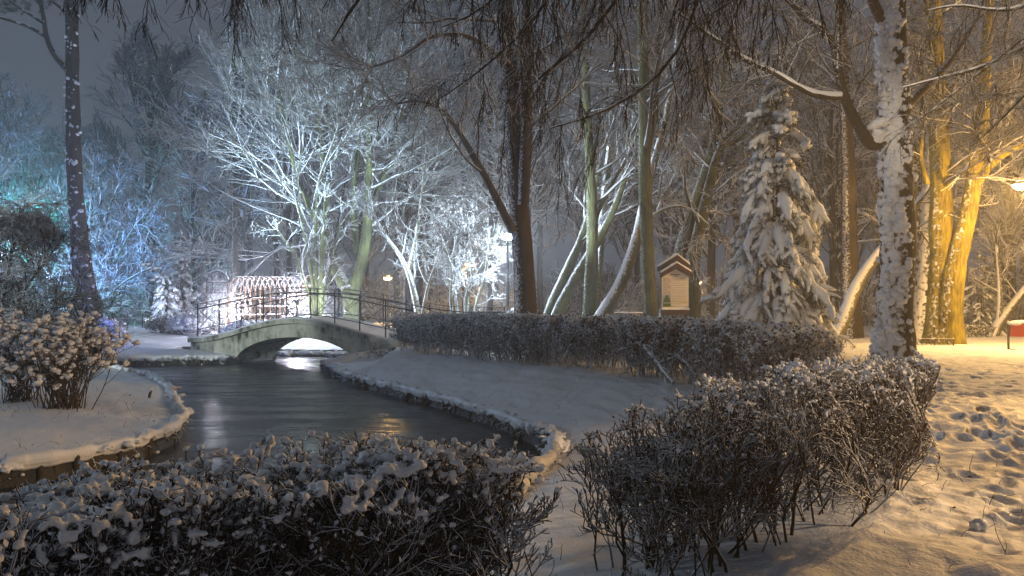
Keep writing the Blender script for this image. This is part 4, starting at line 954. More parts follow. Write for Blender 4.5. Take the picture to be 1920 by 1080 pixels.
# ================================================================== snow laden conifers
M_SPRUCE = twig_mat('spruce_needles', (.030, .036, .020), thr=.55)
def conifer(name, label, base, H, Rb, tiers, seed, dens=1.0, droop=.55, prof=None, bend=None, snow=1.0, nmat=None, sub=2, lean=0):
    rs = np.random.default_rng(seed); root = thing(name, label, 'tree', base); b = np.array(base)
    tr = MB(); nd = MB(); sn = MB(); br = MB()
    hz = np.linspace(0, H, 14); ax = np.stack([0 * hz, 0 * hz, hz - .2], 1)
    def axis_at(h):
        p = np.zeros((len(h), 3)); p[:, 2] = h; p[:, 0] += lean * h
        if bend is not None:
            t = np.clip((h - bend[0]) / (H - bend[0]), 0, 1); p[:, 0] += bend[1] * t ** 2; p[:, 2] -= bend[2] * t ** 3
        return p
    tr.tubes(axis_at(hz) + b, np.linspace(H * .022, .02, 14), 9)
    prof = prof or (lambda t: (1 - t) ** .85)
    hs = []; 
    for i in range(tiers):
        t = (i + rs.uniform(0, .5)) / tiers; nb = max(4, int(round((5 + 9 * (1 - t)) * dens))); a0 = rs.uniform(0, 6.28)
        for j in range(nb): hs.append((t, a0 + j * 6.283 / nb + rs.normal(0, .22)))
    hs = np.array(hs); t = np.clip(hs[:, 0] + rs.normal(0, .015, len(hs)), 0, .985); a = hs[:, 1]; M = len(hs)
    L = Rb * prof(t) * rs.uniform(.72, 1.16, M) + .10
    P0 = axis_at(.25 + t * (H - .3)) + b
    d = np.stack([np.cos(a), np.sin(a), np.where(t > .75, .45, .08) + rs.normal(0, .1, M)], 1)
    n = 9; pts = [P0]; p = P0.copy(); dd = unit(d)
    for s_ in range(n - 1):
        dd = unit(dd + np.stack([0 * L, 0 * L, -droop * .28 * np.ones(M) + (.10 if s_ > 5 else 0)], 1) + rs.normal(0, .05, (M, 3)))
        p = p + dd * (L / (n - 1))[:, None]; pts.append(p)
    pts = np.stack(pts, 1); br.tubes(pts, np.linspace(.022, .006, n)[None] * np.ones((M, 1)) * H / 7, 5)
    # side sprays
    per = 9; q, sd, sl, r_ = spawn(rs, pts, np.full((M, n), .01), per, .25, 1.0, (35, 70), (.22, .42), .5, .004, .75); sd[:, 2] -= .12
    sp, sr = grow(rs, q, sd, np.maximum(sl, .14 * H / 7), np.full(len(q), .006), 5, .10, -.16, .5); br.tubes(sp, sr, 3)
    allpts = np.vstack([sp.reshape(-1, 3), pts[:, 2:].reshape(-1, 3)])
    # needles hang below and around the sprays
    kN = int(len(allpts) * 9); pk = rs.integers(0, len(allpts), kN); npz = allpts[pk] + rs.normal(0, .03, (kN, 3)) * H / 7
    nd_d = rs.normal(0, 1, (kN, 3)); nd_d[:, 2] = nd_d[:, 2] * .5 - .75
    np_, nr_ = grow(rs, npz, nd_d, rs.uniform(.05, .13, kN) * (H / 7) ** .6, np.full(kN, .0065 * (H / 7) ** .5), 2, 0, 0, .4); nd.tubes(np_, nr_, 3, snow=False)
    # snow lies in tongues along every branch and spray
    kf = (H / 7) ** .8
    def tongue(P_, w, up, k, prof_):
        m_, n_, _ = P_.shape
        R_ = w[:, None] * prof_[None] * (.6 + .8 * vnoise(P_ * 7 / kf, seed + 5))
        sn.tubes(P_ + np.stack([0 * R_, 0 * R_, R_ * up], 2), R_, k, cap=True)
    kp = rs.uniform(0, 1, len(sp)) < .85 * snow
    f5 = np.repeat(sp[kp], 1, 0); tongue(f5, rs.uniform(.035, .075, len(f5)) * kf, .5, 6, np.array([.55, 1., 1.05, .85, .35]))
    kp = rs.uniform(0, 1, M) < .97 * min(1, snow + .1)
    tongue(pts[kp][:, 2:], rs.uniform(.07, .12, kp.sum()) * kf * np.clip(L[kp] / (Rb * .6), .45, 1.1), .45, 7, np.array([.5, .8, 1.05, 1.15, 1.05, .8, .3]))
    tp = pts[kp][:, 5:8].reshape(-1, 3); rr = rs.uniform(.05, .11, len(tp)) * kf; sn.blobs(tp + rs.normal(0, .05, tp.shape) * kf, np.stack([rr * 1.2, rr, rr * .65], 1), sub, rs=rs, var=.6)
    tq = axis_at(np.linspace(H * .9, H * .99, 7)) + b; sn.blobs(tq + rs.normal(0, .02, tq.shape), np.full(7, .07 * H / 7), 2, rs=rs, var=.6)
    tr.build('trunk', M_BARK, root, base); br.build('branches', M_HEDGE, root, base); nd.build('needles', nmat or M_SPRUCE, root, base); sn.build('snow', M_SNOWSOFT, root, base)
    return root
sb = base_of(1458, 22.5)
def sprof(t): return np.interp(t, [0, .08, .25, .45, .6, .78, .9, 1], [1.0, 1.06, .93, .82, .66, .40, .21, .05])
conifer('spruce_tree', 'large spruce with drooping snow loaded branches right of the notice board', sb, at(1458, 132, 22.5)[2] - sb[2], 1.95, 17, 80, prof=sprof, dens=.95, droop=.72, lean=-.006)
fb = base_of(312, 45)
conifer('fir_tree', 'small pale snowy fir whose tip bends over to the left', fb, at(0, 470, 45)[2] - fb[2], 1.25, 10, 81, bend=(2.3, -1.55, .75), dens=.9, sub=1, snow=1.0)
fb = base_of(340, 47.5)
conifer('fir_tree', 'narrow upright dark fir just behind the bent snowy fir', fb, at(0, 430, 47.5)[2] - fb[2], 1.05, 13, 82, dens=.8, sub=1, snow=.6)
fb = base_of(1838, 37)
conifer('fir_tree', 'dark broad evergreen between the yellow tree and the litter bin', fb, at(0, 470, 37)[2] - fb[2], 1.7, 9, 83, dens=.9, sub=1, snow=.35)

# ================================================================== hydrangea and weeping shrub on the left bank
def hydrangea(name, label, base, seed, n_st, H, spread, heads):
    rs = np.random.default_rng(seed); root = thing(name, label, 'shrub', base); b = np.array(base)
    P0 = b + np.stack([rs.normal(0, .16, n_st), rs.normal(0, .16, n_st), 0 * np.zeros(n_st) - .03], 1)
    an = rs.uniform(0, 6.28, n_st); sp = np.minimum(np.abs(rs.normal(0, spread, n_st)) + .05, .62)
    d = np.stack([np.cos(an) * sp, np.sin(an) * sp, np.ones(n_st)], 1)
    pts, rad = grow(rs, P0, d, H * rs.uniform(.75, 1.12, n_st) * np.sqrt(1 + sp ** 2 * .35), np.full(n_st, .009), 8, .07, -.015, .6)
    st = MB(); st.tubes(pts, rad, 5)
    p, dd, L, r = spawn(rs, pts, rad, 4, .35, .95, (18, 50), (.25, .5), .8, .005); p2, r2 = grow(rs, p, dd, L, r, 5, .12, .03, .7); st.tubes(p2, r2, 4)
    p, dd, L, r = spawn(rs, pts, rad, 5, .4, .95, (30, 80), (.08, .2), .6, .003); p3, r3 = grow(rs, p, dd, L, r, 3, .12, .0, .7); st.tubes(p3, r3, 3)
    tips = np.vstack([pts[:, -1], p2[:, -1]]); tips = tips[(np.hypot(*(tips[:, :2] - b[:2]).T) < 1.25) & (tips[:, 2] > b[2] + .35)]; tips = tips[rs.permutation(len(tips))[:heads]]
    k = len(tips); fl = MB(); sn = MB(); rr = rs.uniform(.026, .052, k)
    # each head: a knot of petals under a cap of snow
    pc = np.repeat(tips, 16, 0) + rs.normal(0, 1, (k * 16, 3)) * np.repeat(rr, 16)[:, None] * np.array([.75, .75, .6]); fl.cards(pc, .034, rs, asp=.95)
    sn.blobs(tips + np.stack([0 * rr, 0 * rr, rr * .35], 1), np.stack([rr * 1.3, rr * 1.15, rr * .85], 1), 2, rs=rs, var=.8)
    q2 = np.repeat(tips, 2, 0) + rs.normal(0, .045, (2 * k, 3)); r4 = rs.uniform(.02, .045, 2 * k); sn.blobs(q2 + np.stack([0 * r4, 0 * r4, r4 * .5], 1), r4, 1, rs=rs, var=.6)
    st.build('stems', bpy.data.materials['hydrangea_stem'], root, base); fl.build('flower_heads', bpy.data.materials['dry_petal'], root, base, smooth=False); sn.build('snow', M_SNOWSOFT, root, base)
twig_mat('hydrangea_stem', (.085, .060, .036), thr=.5); flat('dry_petal', (.24, .155, .085), .8, var=.4)
hb = (at(118, 0, 13.6)[0], 13.6, zg(at(118, 0, 13.6)[0], 13.6))
hydrangea('hydrangea_shrub', 'hydrangea with snow capped dry flower heads on the left bank', hb, 90, 96, 1.34, .36, 430)
hb = (at(30, 0, 14.2)[0], 14.2, zg(at(30, 0, 14.2)[0], 14.2))
hydrangea('hydrangea_shrub', 'second hydrangea cut by the left picture edge, snow capped heads', hb, 91, 70, 1.3, .45, 300)

wb = base_of(10, 21.0); rs = np.random.default_rng(95); root = thing('weeping_shrub', 'dark dense weeping shrub tree at the left edge behind the hydrangea', 'shrub', wb); b = np.array(wb)
tr = MB(); st = []
for px in ([(8, 700, 10), (9, 640, 9), (18, 600, 8), (35, 560, 7), (60, 520, 6), (95, 480, 4), (118, 440, 3)], [(4, 700, 11), (3, 620, 9), (8, 560, 8), (14, 500, 7), (30, 440, 5), (48, 405, 3)], [(2, 700, 10), (-20, 600, 8), (-45, 520, 7), (-60, 440, 5)], [(10, 690, 8), (30, 640, 7), (75, 600, 6), (120, 570, 4), (160, 545, 3)], [(6, 690, 8), (50, 650, 6), (110, 628, 5), (165, 610, 3)], [(6, 560, 6), (22, 470, 6), (30, 400, 5), (55, 378, 4), (80, 378, 3), (100, 400, 2)]):
    st.append(SP(px, 21, rs.uniform(-.6, .6), n=18)); tr.tubes(st[-1][:, :3], st[-1][:, 3], 8)
tr.build('trunk', M_LEAN, root, wb)
cr = MB()
for s_, n_, trp in zip(st, (44, 46, 40, 44, 36, 16), (-.05, -.16, -.16, .0, .0, -.1)):
    p, d, L, r = spawn(rs, s_[None, :, :3], s_[None, :, 3], n_, .25, 1, (25, 70), rf=.5, minr=.006, L=(.6, 1.7)); pts, rad = grow(rs, p, d, L, np.minimum(r, .02), 8, .16, trp, .4); cr.tubes(pts, np.maximum(rad, .006), 4)
    crown_levels(cr, rs, (pts, np.maximum(rad, .006)), [dict(per=7, trop=trp, n=5), dict(per=6, trop=trp, n=4)], .0055)
top = at(20, 400, 21); k = 230; an = rs.uniform(0, 6.28, k); h = rs.uniform(0, 1, k)
P0 = top + np.stack([np.cos(an) * .6 * np.sqrt(h), np.sin(an) * .6 * np.sqrt(h), -.25 * h + rs.normal(0, .05, k)], 1)
d = np.stack([np.cos(an), np.sin(an), .15 + 0 * an], 1); pts, rad = grow(rs, P0, d, rs.uniform(.4, 1.05, k), np.full(k, .009), 9, .16, -.17, .5); cr.tubes(pts, rad, 3)
crown_levels(cr, rs, (pts, rad), [dict(per=5, trop=-.1, ang=(15, 45)), dict(per=3, trop=-.1)], .005)
cr.build('crown', twig_mat('weeping_twig', (.030, .024, .020), thr=.10), root, wb)
hq = top + np.stack([rs.normal(0, .35, 260), rs.normal(0, .35, 260), -.02 - .25 * rs.uniform(0, 1, 260) ** 2], 1); sn = MB(); sn.blobs(hq, rs.uniform(.02, .06, 260), 1, rs=rs, var=.6); sn.build('snow', M_SNOWSOFT, root, wb)

# low snow covered bushes and far hedges on the left
def low_bush(name, label, base, rx, ry, h, seed, n=220, snow_n=500, sr=.07, leaf=3000, ls=.09):
    rs = np.random.default_rng(seed); root = thing(name, label, 'shrub', base); b = np.array(base)
    P0 = b + np.stack([rs.uniform(-rx, rx, n) * .5, rs.uniform(-ry, ry, n) * .5, 0 * np.zeros(n)], 1); d = rs.normal(0, .6, (n, 3)); d[:, 2] = 1
    pts, rad = grow(rs, P0, d, rs.uniform(.6, 1.1, n) * h, np.full(n, .012), 5, .2, 0, .5)
    st = MB(); st.tubes(pts, rad, 4); p, dd, L, r = spawn(rs, pts, rad, 8, .2, 1, (25, 70), (.25, .5), .6, .006); p2, r2 = grow(rs, p, dd, L, r, 4, .2, 0, .6); st.tubes(p2, r2, 3)
    u = rs.normal(0, 1, (leaf + snow_n, 3)); u[:, 2] = np.abs(u[:, 2]); u = unit(u) * (rs.uniform(.55, 1, leaf + snow_n) ** .5)[:, None]
    q = b + u * np.array([rx, ry, h]) * (.85 + .3 * vnoise(u * 3 + 9, seed))[:, None]
    lf = MB(); lf.cards(q[:leaf], ls * rs.uniform(.5, 1.3, leaf), rs, asp=.6)
    sn = MB(); s_ = q[leaf:]; s_ = s_[(u[leaf:, 2] > .25)]; rr = sr * rs.uniform(.4, 1.3, len(s_)); sn.blobs(s_, np.stack([rr * 1.3, rr * 1.1, rr * .7], 1), 1, rs=rs, var=.6)
    st.build('stems', M_HEDGE, root, base); lf.build('leaves', M_HLEAF, root, base, smooth=False); sn.build('snow', M_SNOWSOFT, root, base)
low_bush('low_bush', 'snow topped low bush just right of the leaning pine trunk', base_of(205, 38.5), .75, .6, .95, 101, sr=.10)
low_bush('low_bush', 'dark snowy low bush just left of the leaning pine trunk', base_of(128, 39.5), .8, .6, .9, 102, sr=.09)
low_bush('low_bush', 'snow covered mound bush between the firs and the pergola', base_of(352, 42.5), 1.2, .8, 1.05, 103, sr=.13, snow_n=1300)
low_bush('low_bush', 'snowy low bush under the pergola, left of the bridge middle', base_of(480, 40.5), 1.9, .7, .85, 104, sr=.11, snow_n=1100)
low_bush('low_bush', 'white floodlit bush at the right end of the pergola', base_of(585, 40.5), 1.1, .7, 1.2, 105, sr=.11, snow_n=900)
low_bush('low_bush', 'snow flecked bush around the foot of the white lamp post', base_of(958, 39), .7, .5, 1.25, 106, sr=.09, snow_n=300)
low_bush('low_bush', 'rusty brown bare bush beyond the litter bin', base_of(1905, 40), 2.2, .9, 1.7, 107, sr=.03, snow_n=80, leaf=1500)
hedge('clipped_hedge', 'low frosty far hedge between the pine and the snowy firs', [(-19.4, 42.5, 1.02), (-18.4, 42.4, 1.06), (-17.2, 42.3, 1.02)], .9, 1, 90, 108, snow_n=700, snow_r=(.02, .05), leaf_n=6000, leaf_s=.08, per=(5, 4), minr=.008, snow_sub=1, lowclear=.05, snow_zmin=.4)
hedge('clipped_hedge', 'low dark hedge strip behind the yellow lit tree, by the dark evergreen', [(16.0, 34.5, .85), (18.5, 34.5, .85), (20.8, 34.5, .8)], .8, 1, 120, 109, snow_n=300, snow_r=(.02, .04), leaf_n=6000, leaf_s=.06, per=(5, 4), minr=.006, snow_sub=1, lowclear=.05, snow_zmin=.6)

# ================================================================== pergola
pg_b = base_of(470, 43.5); pg = thing('arched_pergola', 'red brown arched garden pergola, lit white inside and dusted with snow', 'pergola', pg_b)
A = at(388, 590, 42.5); A[2] = pg_b[2]; Bp = at(428, 590, 42.5); Bp[2] = pg_b[2]
ex = (Bp - A); Wp = np.linalg.norm(ex); ex /= Wp; ey = np.array([.93, .37, 0]); ey = np.array([math.cos(RAD(24)), math.sin(RAD(24)), 0]) if False else np.array([.955, .297, 0])
hp = 2.70
def arch_pts(o_, n=15, r=None):
    r = r or Wp / 2; t = np.linspace(0, np.pi, n); c = o_ + ex * Wp / 2
    return np.array([c - ex * r * math.cos(q) + np.array([0, 0, hp + 1.05 * r * math.sin(q)]) for q in t])
# entry portal facing the pond
m_ = MB(); m_.beam(A, A + [0, 0, hp], .09, .09, up=ex); m_.build('post', M_TIMBER, pg, pg_b, smooth=False)
m_ = MB(); m_.beam(Bp, Bp + [0, 0, hp], .09, .09, up=ex); m_.build('post', M_TIMBER, pg, pg_b, smooth=False)
m_ = MB(); ap = arch_pts(A); m_.tubes(ap, np.full(15, .05), 6); m_.build('arch', M_IRON, pg, pg_b)
m_ = MB(); m_.tubes(ap + [0, 0, .05], np.full(15, .035), 6); m_.build('snow', M_SNOWSOFT, pg, pg_b)
for z in (.25, .80, 1.55, 2.15, hp + .02):
    m_ = MB(); m_.beam(A + [0, -.01, z], Bp + [0, -.01, z], .05, .07); m_.beam(A + [0, -.01, z + .05], Bp + [0, -.01, z + .05], .06, .035, m=1); m_.build('rail', [M_TIMBER, M_SNOWSOFT], pg, pg_b, smooth=False)
# tunnel going away to the right
nR = 12; Lt = 2.9; o0 = Bp + np.array([.85, .05, 0]); dep = np.array([-.75, .66, 0])
W2 = 1.5
for i in range(nR):
    o_ = o0 + ey * (Lt * i / (nR - 1)); m_ = MB(); t = np.linspace(0, np.pi, 13)
    pts = np.array([o_ + dep * (W2 / 2 - W2 / 2 * math.cos(q)) + np.array([0, 0, 2.05 + .95 * math.sin(q)]) for q in t])
    m_.tubes(pts, np.full(13, .032), 5); m_.tubes(pts + [-.01, -.01, .035], np.full(13, .028) * np.clip(np.abs(np.sin(t)) + .25, .2, 1), 5, m=1); m_.build('rib', [M_TIMBER, M_SNOWSOFT], pg, pg_b)
    if i % 2 == 0:
        for dd_ in (0, W2):
            m_ = MB(); p_ = o_ + dep * dd_; m_.beam(p_, p_ + [0, 0, 2.07], .07, .07, up=ex); m_.build('post', M_TIMBER, pg, pg_b, smooth=False)
for z, dd_ in ((.40, 0), (.95, 0), (1.40, 0), (1.85, 0), (.95, W2), (1.85, W2), (3.0, W2 / 2)):
    m_ = MB(); a_ = o0 + dep * dd_ + [0, -.03, z]; b_ = a_ + ey * Lt; m_.beam(a_, b_, .045, .06); m_.beam(a_ + [0, 0, .045], b_ + [0, 0, .045], .05, .03, m=1); m_.build('rail', [M_TIMBER, M_SNOWSOFT], pg, pg_b, smooth=False)
# end portal
E0 = o0 + ey * (Lt + .2) + dep * .3; E1 = E0 + ex * 1.25
for p_ in (E0, E1):
    m_ = MB(); m_.beam(p_, p_ + [0, 0, 2.5], .09, .09, up=ex); m_.build('post', M_TIMBER, pg, pg_b, smooth=False)
m_ = MB(); t = np.linspace(0, np.pi, 13); ap = np.array([(E0 + E1) / 2 - ex * .62 * math.cos(q) + np.array([0, 0, 2.5 + .6 * math.sin(q)]) for q in t]); m_.tubes(ap, np.full(13, .05), 6); m_.tubes(ap + [0, 0, .06], np.full(13, .05), 6, m=1); m_.build('arch', [M_TIMBER, M_SNOWSOFT], pg, pg_b)
for z in (.5, 1.0, 1.6, 2.1, 2.5):
    m_ = MB(); m_.beam(E0 + [0, 0, z], E1 + [0, 0, z], .05, .07); m_.beam(E0 + [0, 0, z + .05], E1 + [0, 0, z + .05], .06, .035, m=1); m_.build('rail', [M_TIMBER, M_SNOWSOFT], pg, pg_b, smooth=False)
def climber(name, label, base, box, seed, n=60, lv=(7, 5), L=(.8, 2.0), trop=.0):
    rs = np.random.default_rng(seed); root = thing(name, label, 'climber', base); b = np.array(base)
    P0 = b + np.stack([rs.uniform(-1, 1, n) * box[0], rs.uniform(-1, 1, n) * box[1], rs.uniform(0, .75, n) * box[2]], 1); d = rs.normal(0, 1, (n, 3)); d[:, 2] = np.abs(d[:, 2]) + .3
    P0[: n // 3, 2] = b[2]
    pts, rad = grow(rs, P0, d, rs.uniform(*L, n), np.full(n, .014), 9, .25, trop, .5); st = MB(); st.tubes(pts, rad, 5); st.build('stems', M_LEAN, root, base)
    cr = MB(); crown_levels(cr, rs, (pts, rad), [dict(per=lv[0], trop=-.05), dict(per=lv[1], trop=-.08)], .010); cr.build('twigs', M_TWIGG, root, base)
climber('climbing_plant', 'tangled snowy climber smothering the left pergola portal', A + ex * .15 + [0, .5, 0], (.45, .4, 2.9), 111, 50)
climber('climbing_plant', 'glowing white climber heaped over the far end of the pergola', (E0 + E1) / 2 + [0, .1, 0], (.65, .5, 3.2), 112, 75, L=(.7, 1.7), trop=-.06)

# ================================================================== lamps
M_POLE = flat('lamp_pole_paint', (.018, .028, .05), .45, .3)
M_GREY = flat('galvanised_pole', (.09, .08, .07), .5, .4)
def lens(name, col, s): 
    m, n, l, b = newmat(name); b.inputs['Base Color'].default_value = (*col, 1); b.inputs['Emission Color'].default_value = (*col, 1); b.inputs['Emission Strength'].default_value = s; return m
M_LW = lens('white_lamp_glass', (.80, .92, 1.0), 120); M_LO = lens('sodium_lamp_glass', (1.0, .62, .22), 60); M_LB = lens('blue_lamp_glass', (.1, .2, 1), 30)
def post_lamp(name, label, top, glass, pole, r=.055, arm=None, two=False, group=None, snow=True, gs=1.0):
    x, y, z = top; b = (x + (arm[0] if arm else 0), y + (arm[1] if arm else 0), zg(x, y)); root = thing(name, label, 'street lamp', b, group)
    m_ = MB(); m_.lathe((b[0], b[1], b[2] - .05), [(r * 2.1, 0), (r * 2.1, .5), (r * 1.5, .6), (r * 1.1, .7), (r, z - b[2] - .0), (0.001, z - b[2] + .02)] if arm else [(r * 2.1, 0), (r * 2.1, .5), (r * 1.5, .6), (r * 1.1, .7), (r * .8, z - b[2] + .06), (r * 1.6, z - b[2] + .10), (r * 1.6, z - b[2] + .14), (.001, z - b[2] + .15)], 12); m_.build('pole', pole, root, b)
    heads = [(-.16, 0), (.16, 0)] if two else [(0, 0)]
    if arm or two:
        m_ = MB(); c = np.array([b[0], b[1], z - .3]); e = np.array([x, y, z + .12])
        for hx, hy in heads:
            e2 = e + [hx, hy, 0]; m_.tubes(np.array([c, c + (e2 - c) * .35 + [0, 0, .22], c + (e2 - c) * .75 + [0, 0, .16], e2]), np.full(4, r * .55), 6)
        m_.build('arm', pole, root, b)
    for hx, hy in heads:
        m_ = MB(); zz = z + .10; m_.lathe((x + hx, y + hy, zz), [(.20, 0.0), (.21, .02), (.16, .09), (.06, .14), (.001, .15)], 16); m_.build('shade', pole, root, b)
        m_ = MB(); m_.lathe((x + hx, y + hy, zz - .012), [(.001, -.10 * gs), (.08 * gs, -.09 * gs), (.15 * gs, -.05 * gs), (.18 * gs, 0), (.19 * gs, .01)], 16); m_.build('glass', glass, root, b)
        if snow: m_ = MB(); m_.blobs(np.array([[x + hx, y + hy, zz + .12]]), np.array([[.17, .17, .06]]), 2, var=.2); m_.build('snow', M_SNOWSOFT, root, b)
    return root
L_ = LAMPS
post_lamp('street_lamp', 'white shining street lamp on a dark blue pole beside the dark double trunk', L_['white'], M_LW, M_POLE, .075, gs=1.8)
post_lamp('street_lamp', 'bright orange street lamp at the right picture edge by the yellow tree', L_['sod_right'], M_LO, M_GREY, .06, arm=(1.6, .2), gs=1.5)
post_lamp('street_lamp', 'single orange lamp glowing behind the bridge railing', L_['sod_a'], M_LO, M_GREY, .06, gs=1.7)
post_lamp('street_lamp', 'twin headed orange lamp among the frosted shrubby tree', L_['sod_b'], M_LO, M_GREY, .06, two=True, gs=1.3)
post_lamp('street_lamp', 'small orange lamp just right of the notice board', L_['sod_c'], M_LO, M_GREY, .05, gs=1.3)
def flood(name, label, loc, aim, glass):
    loc = np.array(loc, float); root = thing(name, label, 'floodlight', loc); a = unit(np.array(aim, float)); s_ = unit(np.cross(a, [0, 0, 1.])); u = np.cross(s_, a)
    m_ = MB(); gz = zg(loc[0], loc[1]); m_.tubes(np.array([[loc[0], loc[1], gz - .1], [loc[0], loc[1], (gz + loc[2]) / 2], loc - a * .14]), np.full(3, .018), 6); m_.build('stake', M_POLE, root, loc)
    m_ = MB(); m_.beam(loc - a * .24, loc - a * .12, .22, .16, up=u); m_.build('housing', M_POLE, root, loc, smooth=False)
    m_ = MB(); c = loc - a * .117; m_.add([c + s_ * i * .1 + u * j * .07 for i, j in ((-1, -1), (1, -1), (1, 1), (-1, 1))], [[0, 1, 2, 3]]); m_.build('glass', glass, root, loc, smooth=False)
flood('floodlight', 'small white floodlight at the white bush behind the bridge', at(560, 560, 38.5), (.5, .6, .8), M_LW)
flood('floodlight', 'small white floodlight at the foot of the forked green tree', at(640, 585, 39.5), (.3, .5, .8), M_LW)
flood('floodlight', 'small blue floodlight behind the weeping shrub', at(28, 606, 26), (.1, .5, .8), M_LB)

# ================================================================== notice board
Y = 33; nb = base_of(1266, Y); nroot = thing('notice_board', 'wooden notice board with a double gabled roof and a printed park sheet', 'notice board', nb)
s_ = Y / F
def nbp(x, y, d=0.0): q = at(x, y, Y); return np.array([q[0], Y + d, q[2]])
M_WOOD = flat('dark_brown_board', (.055, .028, .016), .75, var=.3, scale=12); M_PAPER = flat('printed_sheet', (.62, .56, .50), .7, var=.06); M_INK = flat('ink', (.16, .14, .13), .8); M_BLACK = flat('black_ink', (.04, .035, .035), .8)
for x in (1246, 1286):
    m_ = MB(); t_ = nbp(x, 574, .10); m_.beam((t_[0], t_[1], nb[2] - .1), t_, .09, .09, up=(1, 0, 0)); m_.build('leg', M_WOOD, nroot, nb, smooth=False)
m_ = MB(); m_.prism([nbp(1241, 575), nbp(1291, 575), nbp(1291, 520), nbp(1266, 503), nbp(1241, 520)], (0, 0, 0), (0, .06, 0)); m_.build('panel', M_PAPER, nroot, nb, smooth=False)
m_ = MB(); m_.prism([nbp(1240, 590, -.12), nbp(1292, 590, -.12), nbp(1292, 581, -.12), nbp(1240, 581, -.12)], (0, 0, 0), (0, .30, 0)); m_.build('shelf', M_WOOD, nroot, nb, smooth=False)
m_ = MB(); m_.prism([nbp(1240, 580.8, -.12), nbp(1292, 580.8, -.12), nbp(1291, 576, -.01), nbp(1241, 576, -.01)], (0, 0, 0), (0, .0, -.02)); m_.blobs(np.array([nbp(x, 580, -.07) for x in range(1242, 1292, 4)]), np.full(13, .06), 2, squash=.5, var=.4); m_.build('shelf_snow', M_SNOWSOFT, nroot, nb)
def gable(xl, yl, xa, ya, xr, yr, thick, d0, d1, name):
    r_ = MB(); sn = MB()
    for (xa1, ya1, xb, yb) in ((xl, yl, xa, ya), (xa, ya, xr, yr)):
        r_.prism([nbp(xa1, ya1 + thick, d0), nbp(xb, yb + thick, d0), nbp(xb, yb, d0), nbp(xa1, ya1, d0)], (0, 0, 0), (0, d1 - d0, 0))
        sn.prism([nbp(xa1, ya1 - .3, d0 + .02), nbp(xb, yb - .3, d0 + .02), nbp(xb, yb - 4, d0 + .05), nbp(xa1, ya1 - 3.5, d0 + .05)], (0, 0, 0), (0, d1 - d0 - .05, 0))
    rf = r_.build(name, M_WOOD, nroot, nb, smooth=False); o_ = sn.build('roof_snow', M_SNOW, nroot, nb, smooth=False); o_.parent = rf; o_.location = (0, 0, 0)
gable(1236.5, 499, 1270, 478, 1294, 497, 9, -.05, .55, 'roof')
gable(1237.5, 512, 1267, 494, 1294, 511, 9, -.32, -.06, 'front_roof')
m_ = MB(); rs = np.random.default_rng(120)
def line(x0, x1, y, h, mi=0):
    x = x0
    while x < x1 - 1:
        w_ = min(rs.uniform(1.2, 4.5), x1 - x); m_.add([nbp(x, y + h / 2, -.004), nbp(x + w_, y + h / 2, -.004), nbp(x + w_, y - h / 2, -.004), nbp(x, y - h / 2, -.004)], [[0, 1, 2, 3]], m=mi); x += w_ + .5
line(1257, 1275, 515, 1.7, 1); line(1262, 1271, 518, 1.3, 1)
for i, y in enumerate(np.arange(522, 552, 2.15)):
    line(1243, 1258 if i % 5 else 1253, y, .8); 
    if i % 2 == 0 or i < 3: line(1260, 1289 if i % 3 else 1284, y + .4, .55)
for y in np.arange(553, 571, 3.1): line(1260, 1288, y, .45)
m_.build('print', [M_INK, M_BLACK], nroot, nb, smooth=False)
m_ = MB(); m_.add([nbp(1242.5, 575 - .5, -.006), nbp(1258, 574.5, -.006), nbp(1258, 552, -.006), nbp(1242.5, 552, -.006)], [[0, 1, 2, 3]], m=0)
m_.add([nbp(x, y, -.009) for x, y in ((1243.2, 567), (1257.4, 567), (1256, 562), (1254.6, 558), (1252, 554), (1250.3, 552.6), (1248.6, 554.5), (1246.4, 558), (1244.6, 562))], None, [[0, i, i + 1] for i in range(1, 8)], m=1)
m_.add([nbp(1242.8, 574.4, -.009), nbp(1257.8, 574.4, -.009), nbp(1257.8, 569, -.009), nbp(1242.8, 569, -.009)], [[0, 1, 2, 3]], m=1)
m_.add([nbp(1258.3, 565.5, -.005), nbp(1290, 568.2, -.005), nbp(1290, 566.4, -.005), nbp(1258.3, 563.8, -.005)], [[0, 1, 2, 3]], m=2)
m_.build('picture', [flat('picture_sky', (.30, .36, .42), .7), flat('picture_green', (.06, .11, .02), .7, var=.6, scale=40), flat('yellow_stripe', (.50, .46, .10), .7)], nroot, nb, smooth=False)

# ================================================================== litter bin, fences, benches
Y = 25; bb = base_of(1910, Y); bb = (at(1911, 0, Y)[0], Y, zg(at(1911, 0, Y)[0], Y)); rb = thing('litter_bin', 'red metal litter bin on two posts with a cap of snow', 'litter bin', bb)
M_RED = flat('red_bin_paint', (.42, .055, .025), .45, var=.2); cx_, cy_, cz = bb
rw = .29; ztop = at(0, 608, Y)[2]; zbot = at(0, 631, Y)[2]
m_ = MB(); th = np.linspace(np.pi, 2 * np.pi, 15)
ring = [(cx_ + rw * math.cos(t), cy_ + .24 * math.sin(t)) for t in th]
v = [(x, y, z) for z in (zbot, zbot + .05, ztop - .02, ztop) for x, y in ring]; ii = np.arange(4 * 15).reshape(4, 15)
m_.add(v, np.stack([ii[:-1, :-1], ii[:-1, 1:], ii[1:, 1:], ii[1:, :-1]], -1).reshape(-1, 4)); m_.beam((cx_ - rw, cy_ + .01, (zbot + ztop) / 2), (cx_ + rw, cy_ + .01, (zbot + ztop) / 2), .02, ztop - zbot)
m_.add([(x, y, zbot + .003) for x, y in ring], None, [[0, i, i + 1] for i in range(1, 14)]); m_.build('bin_body', M_RED, rb, bb)
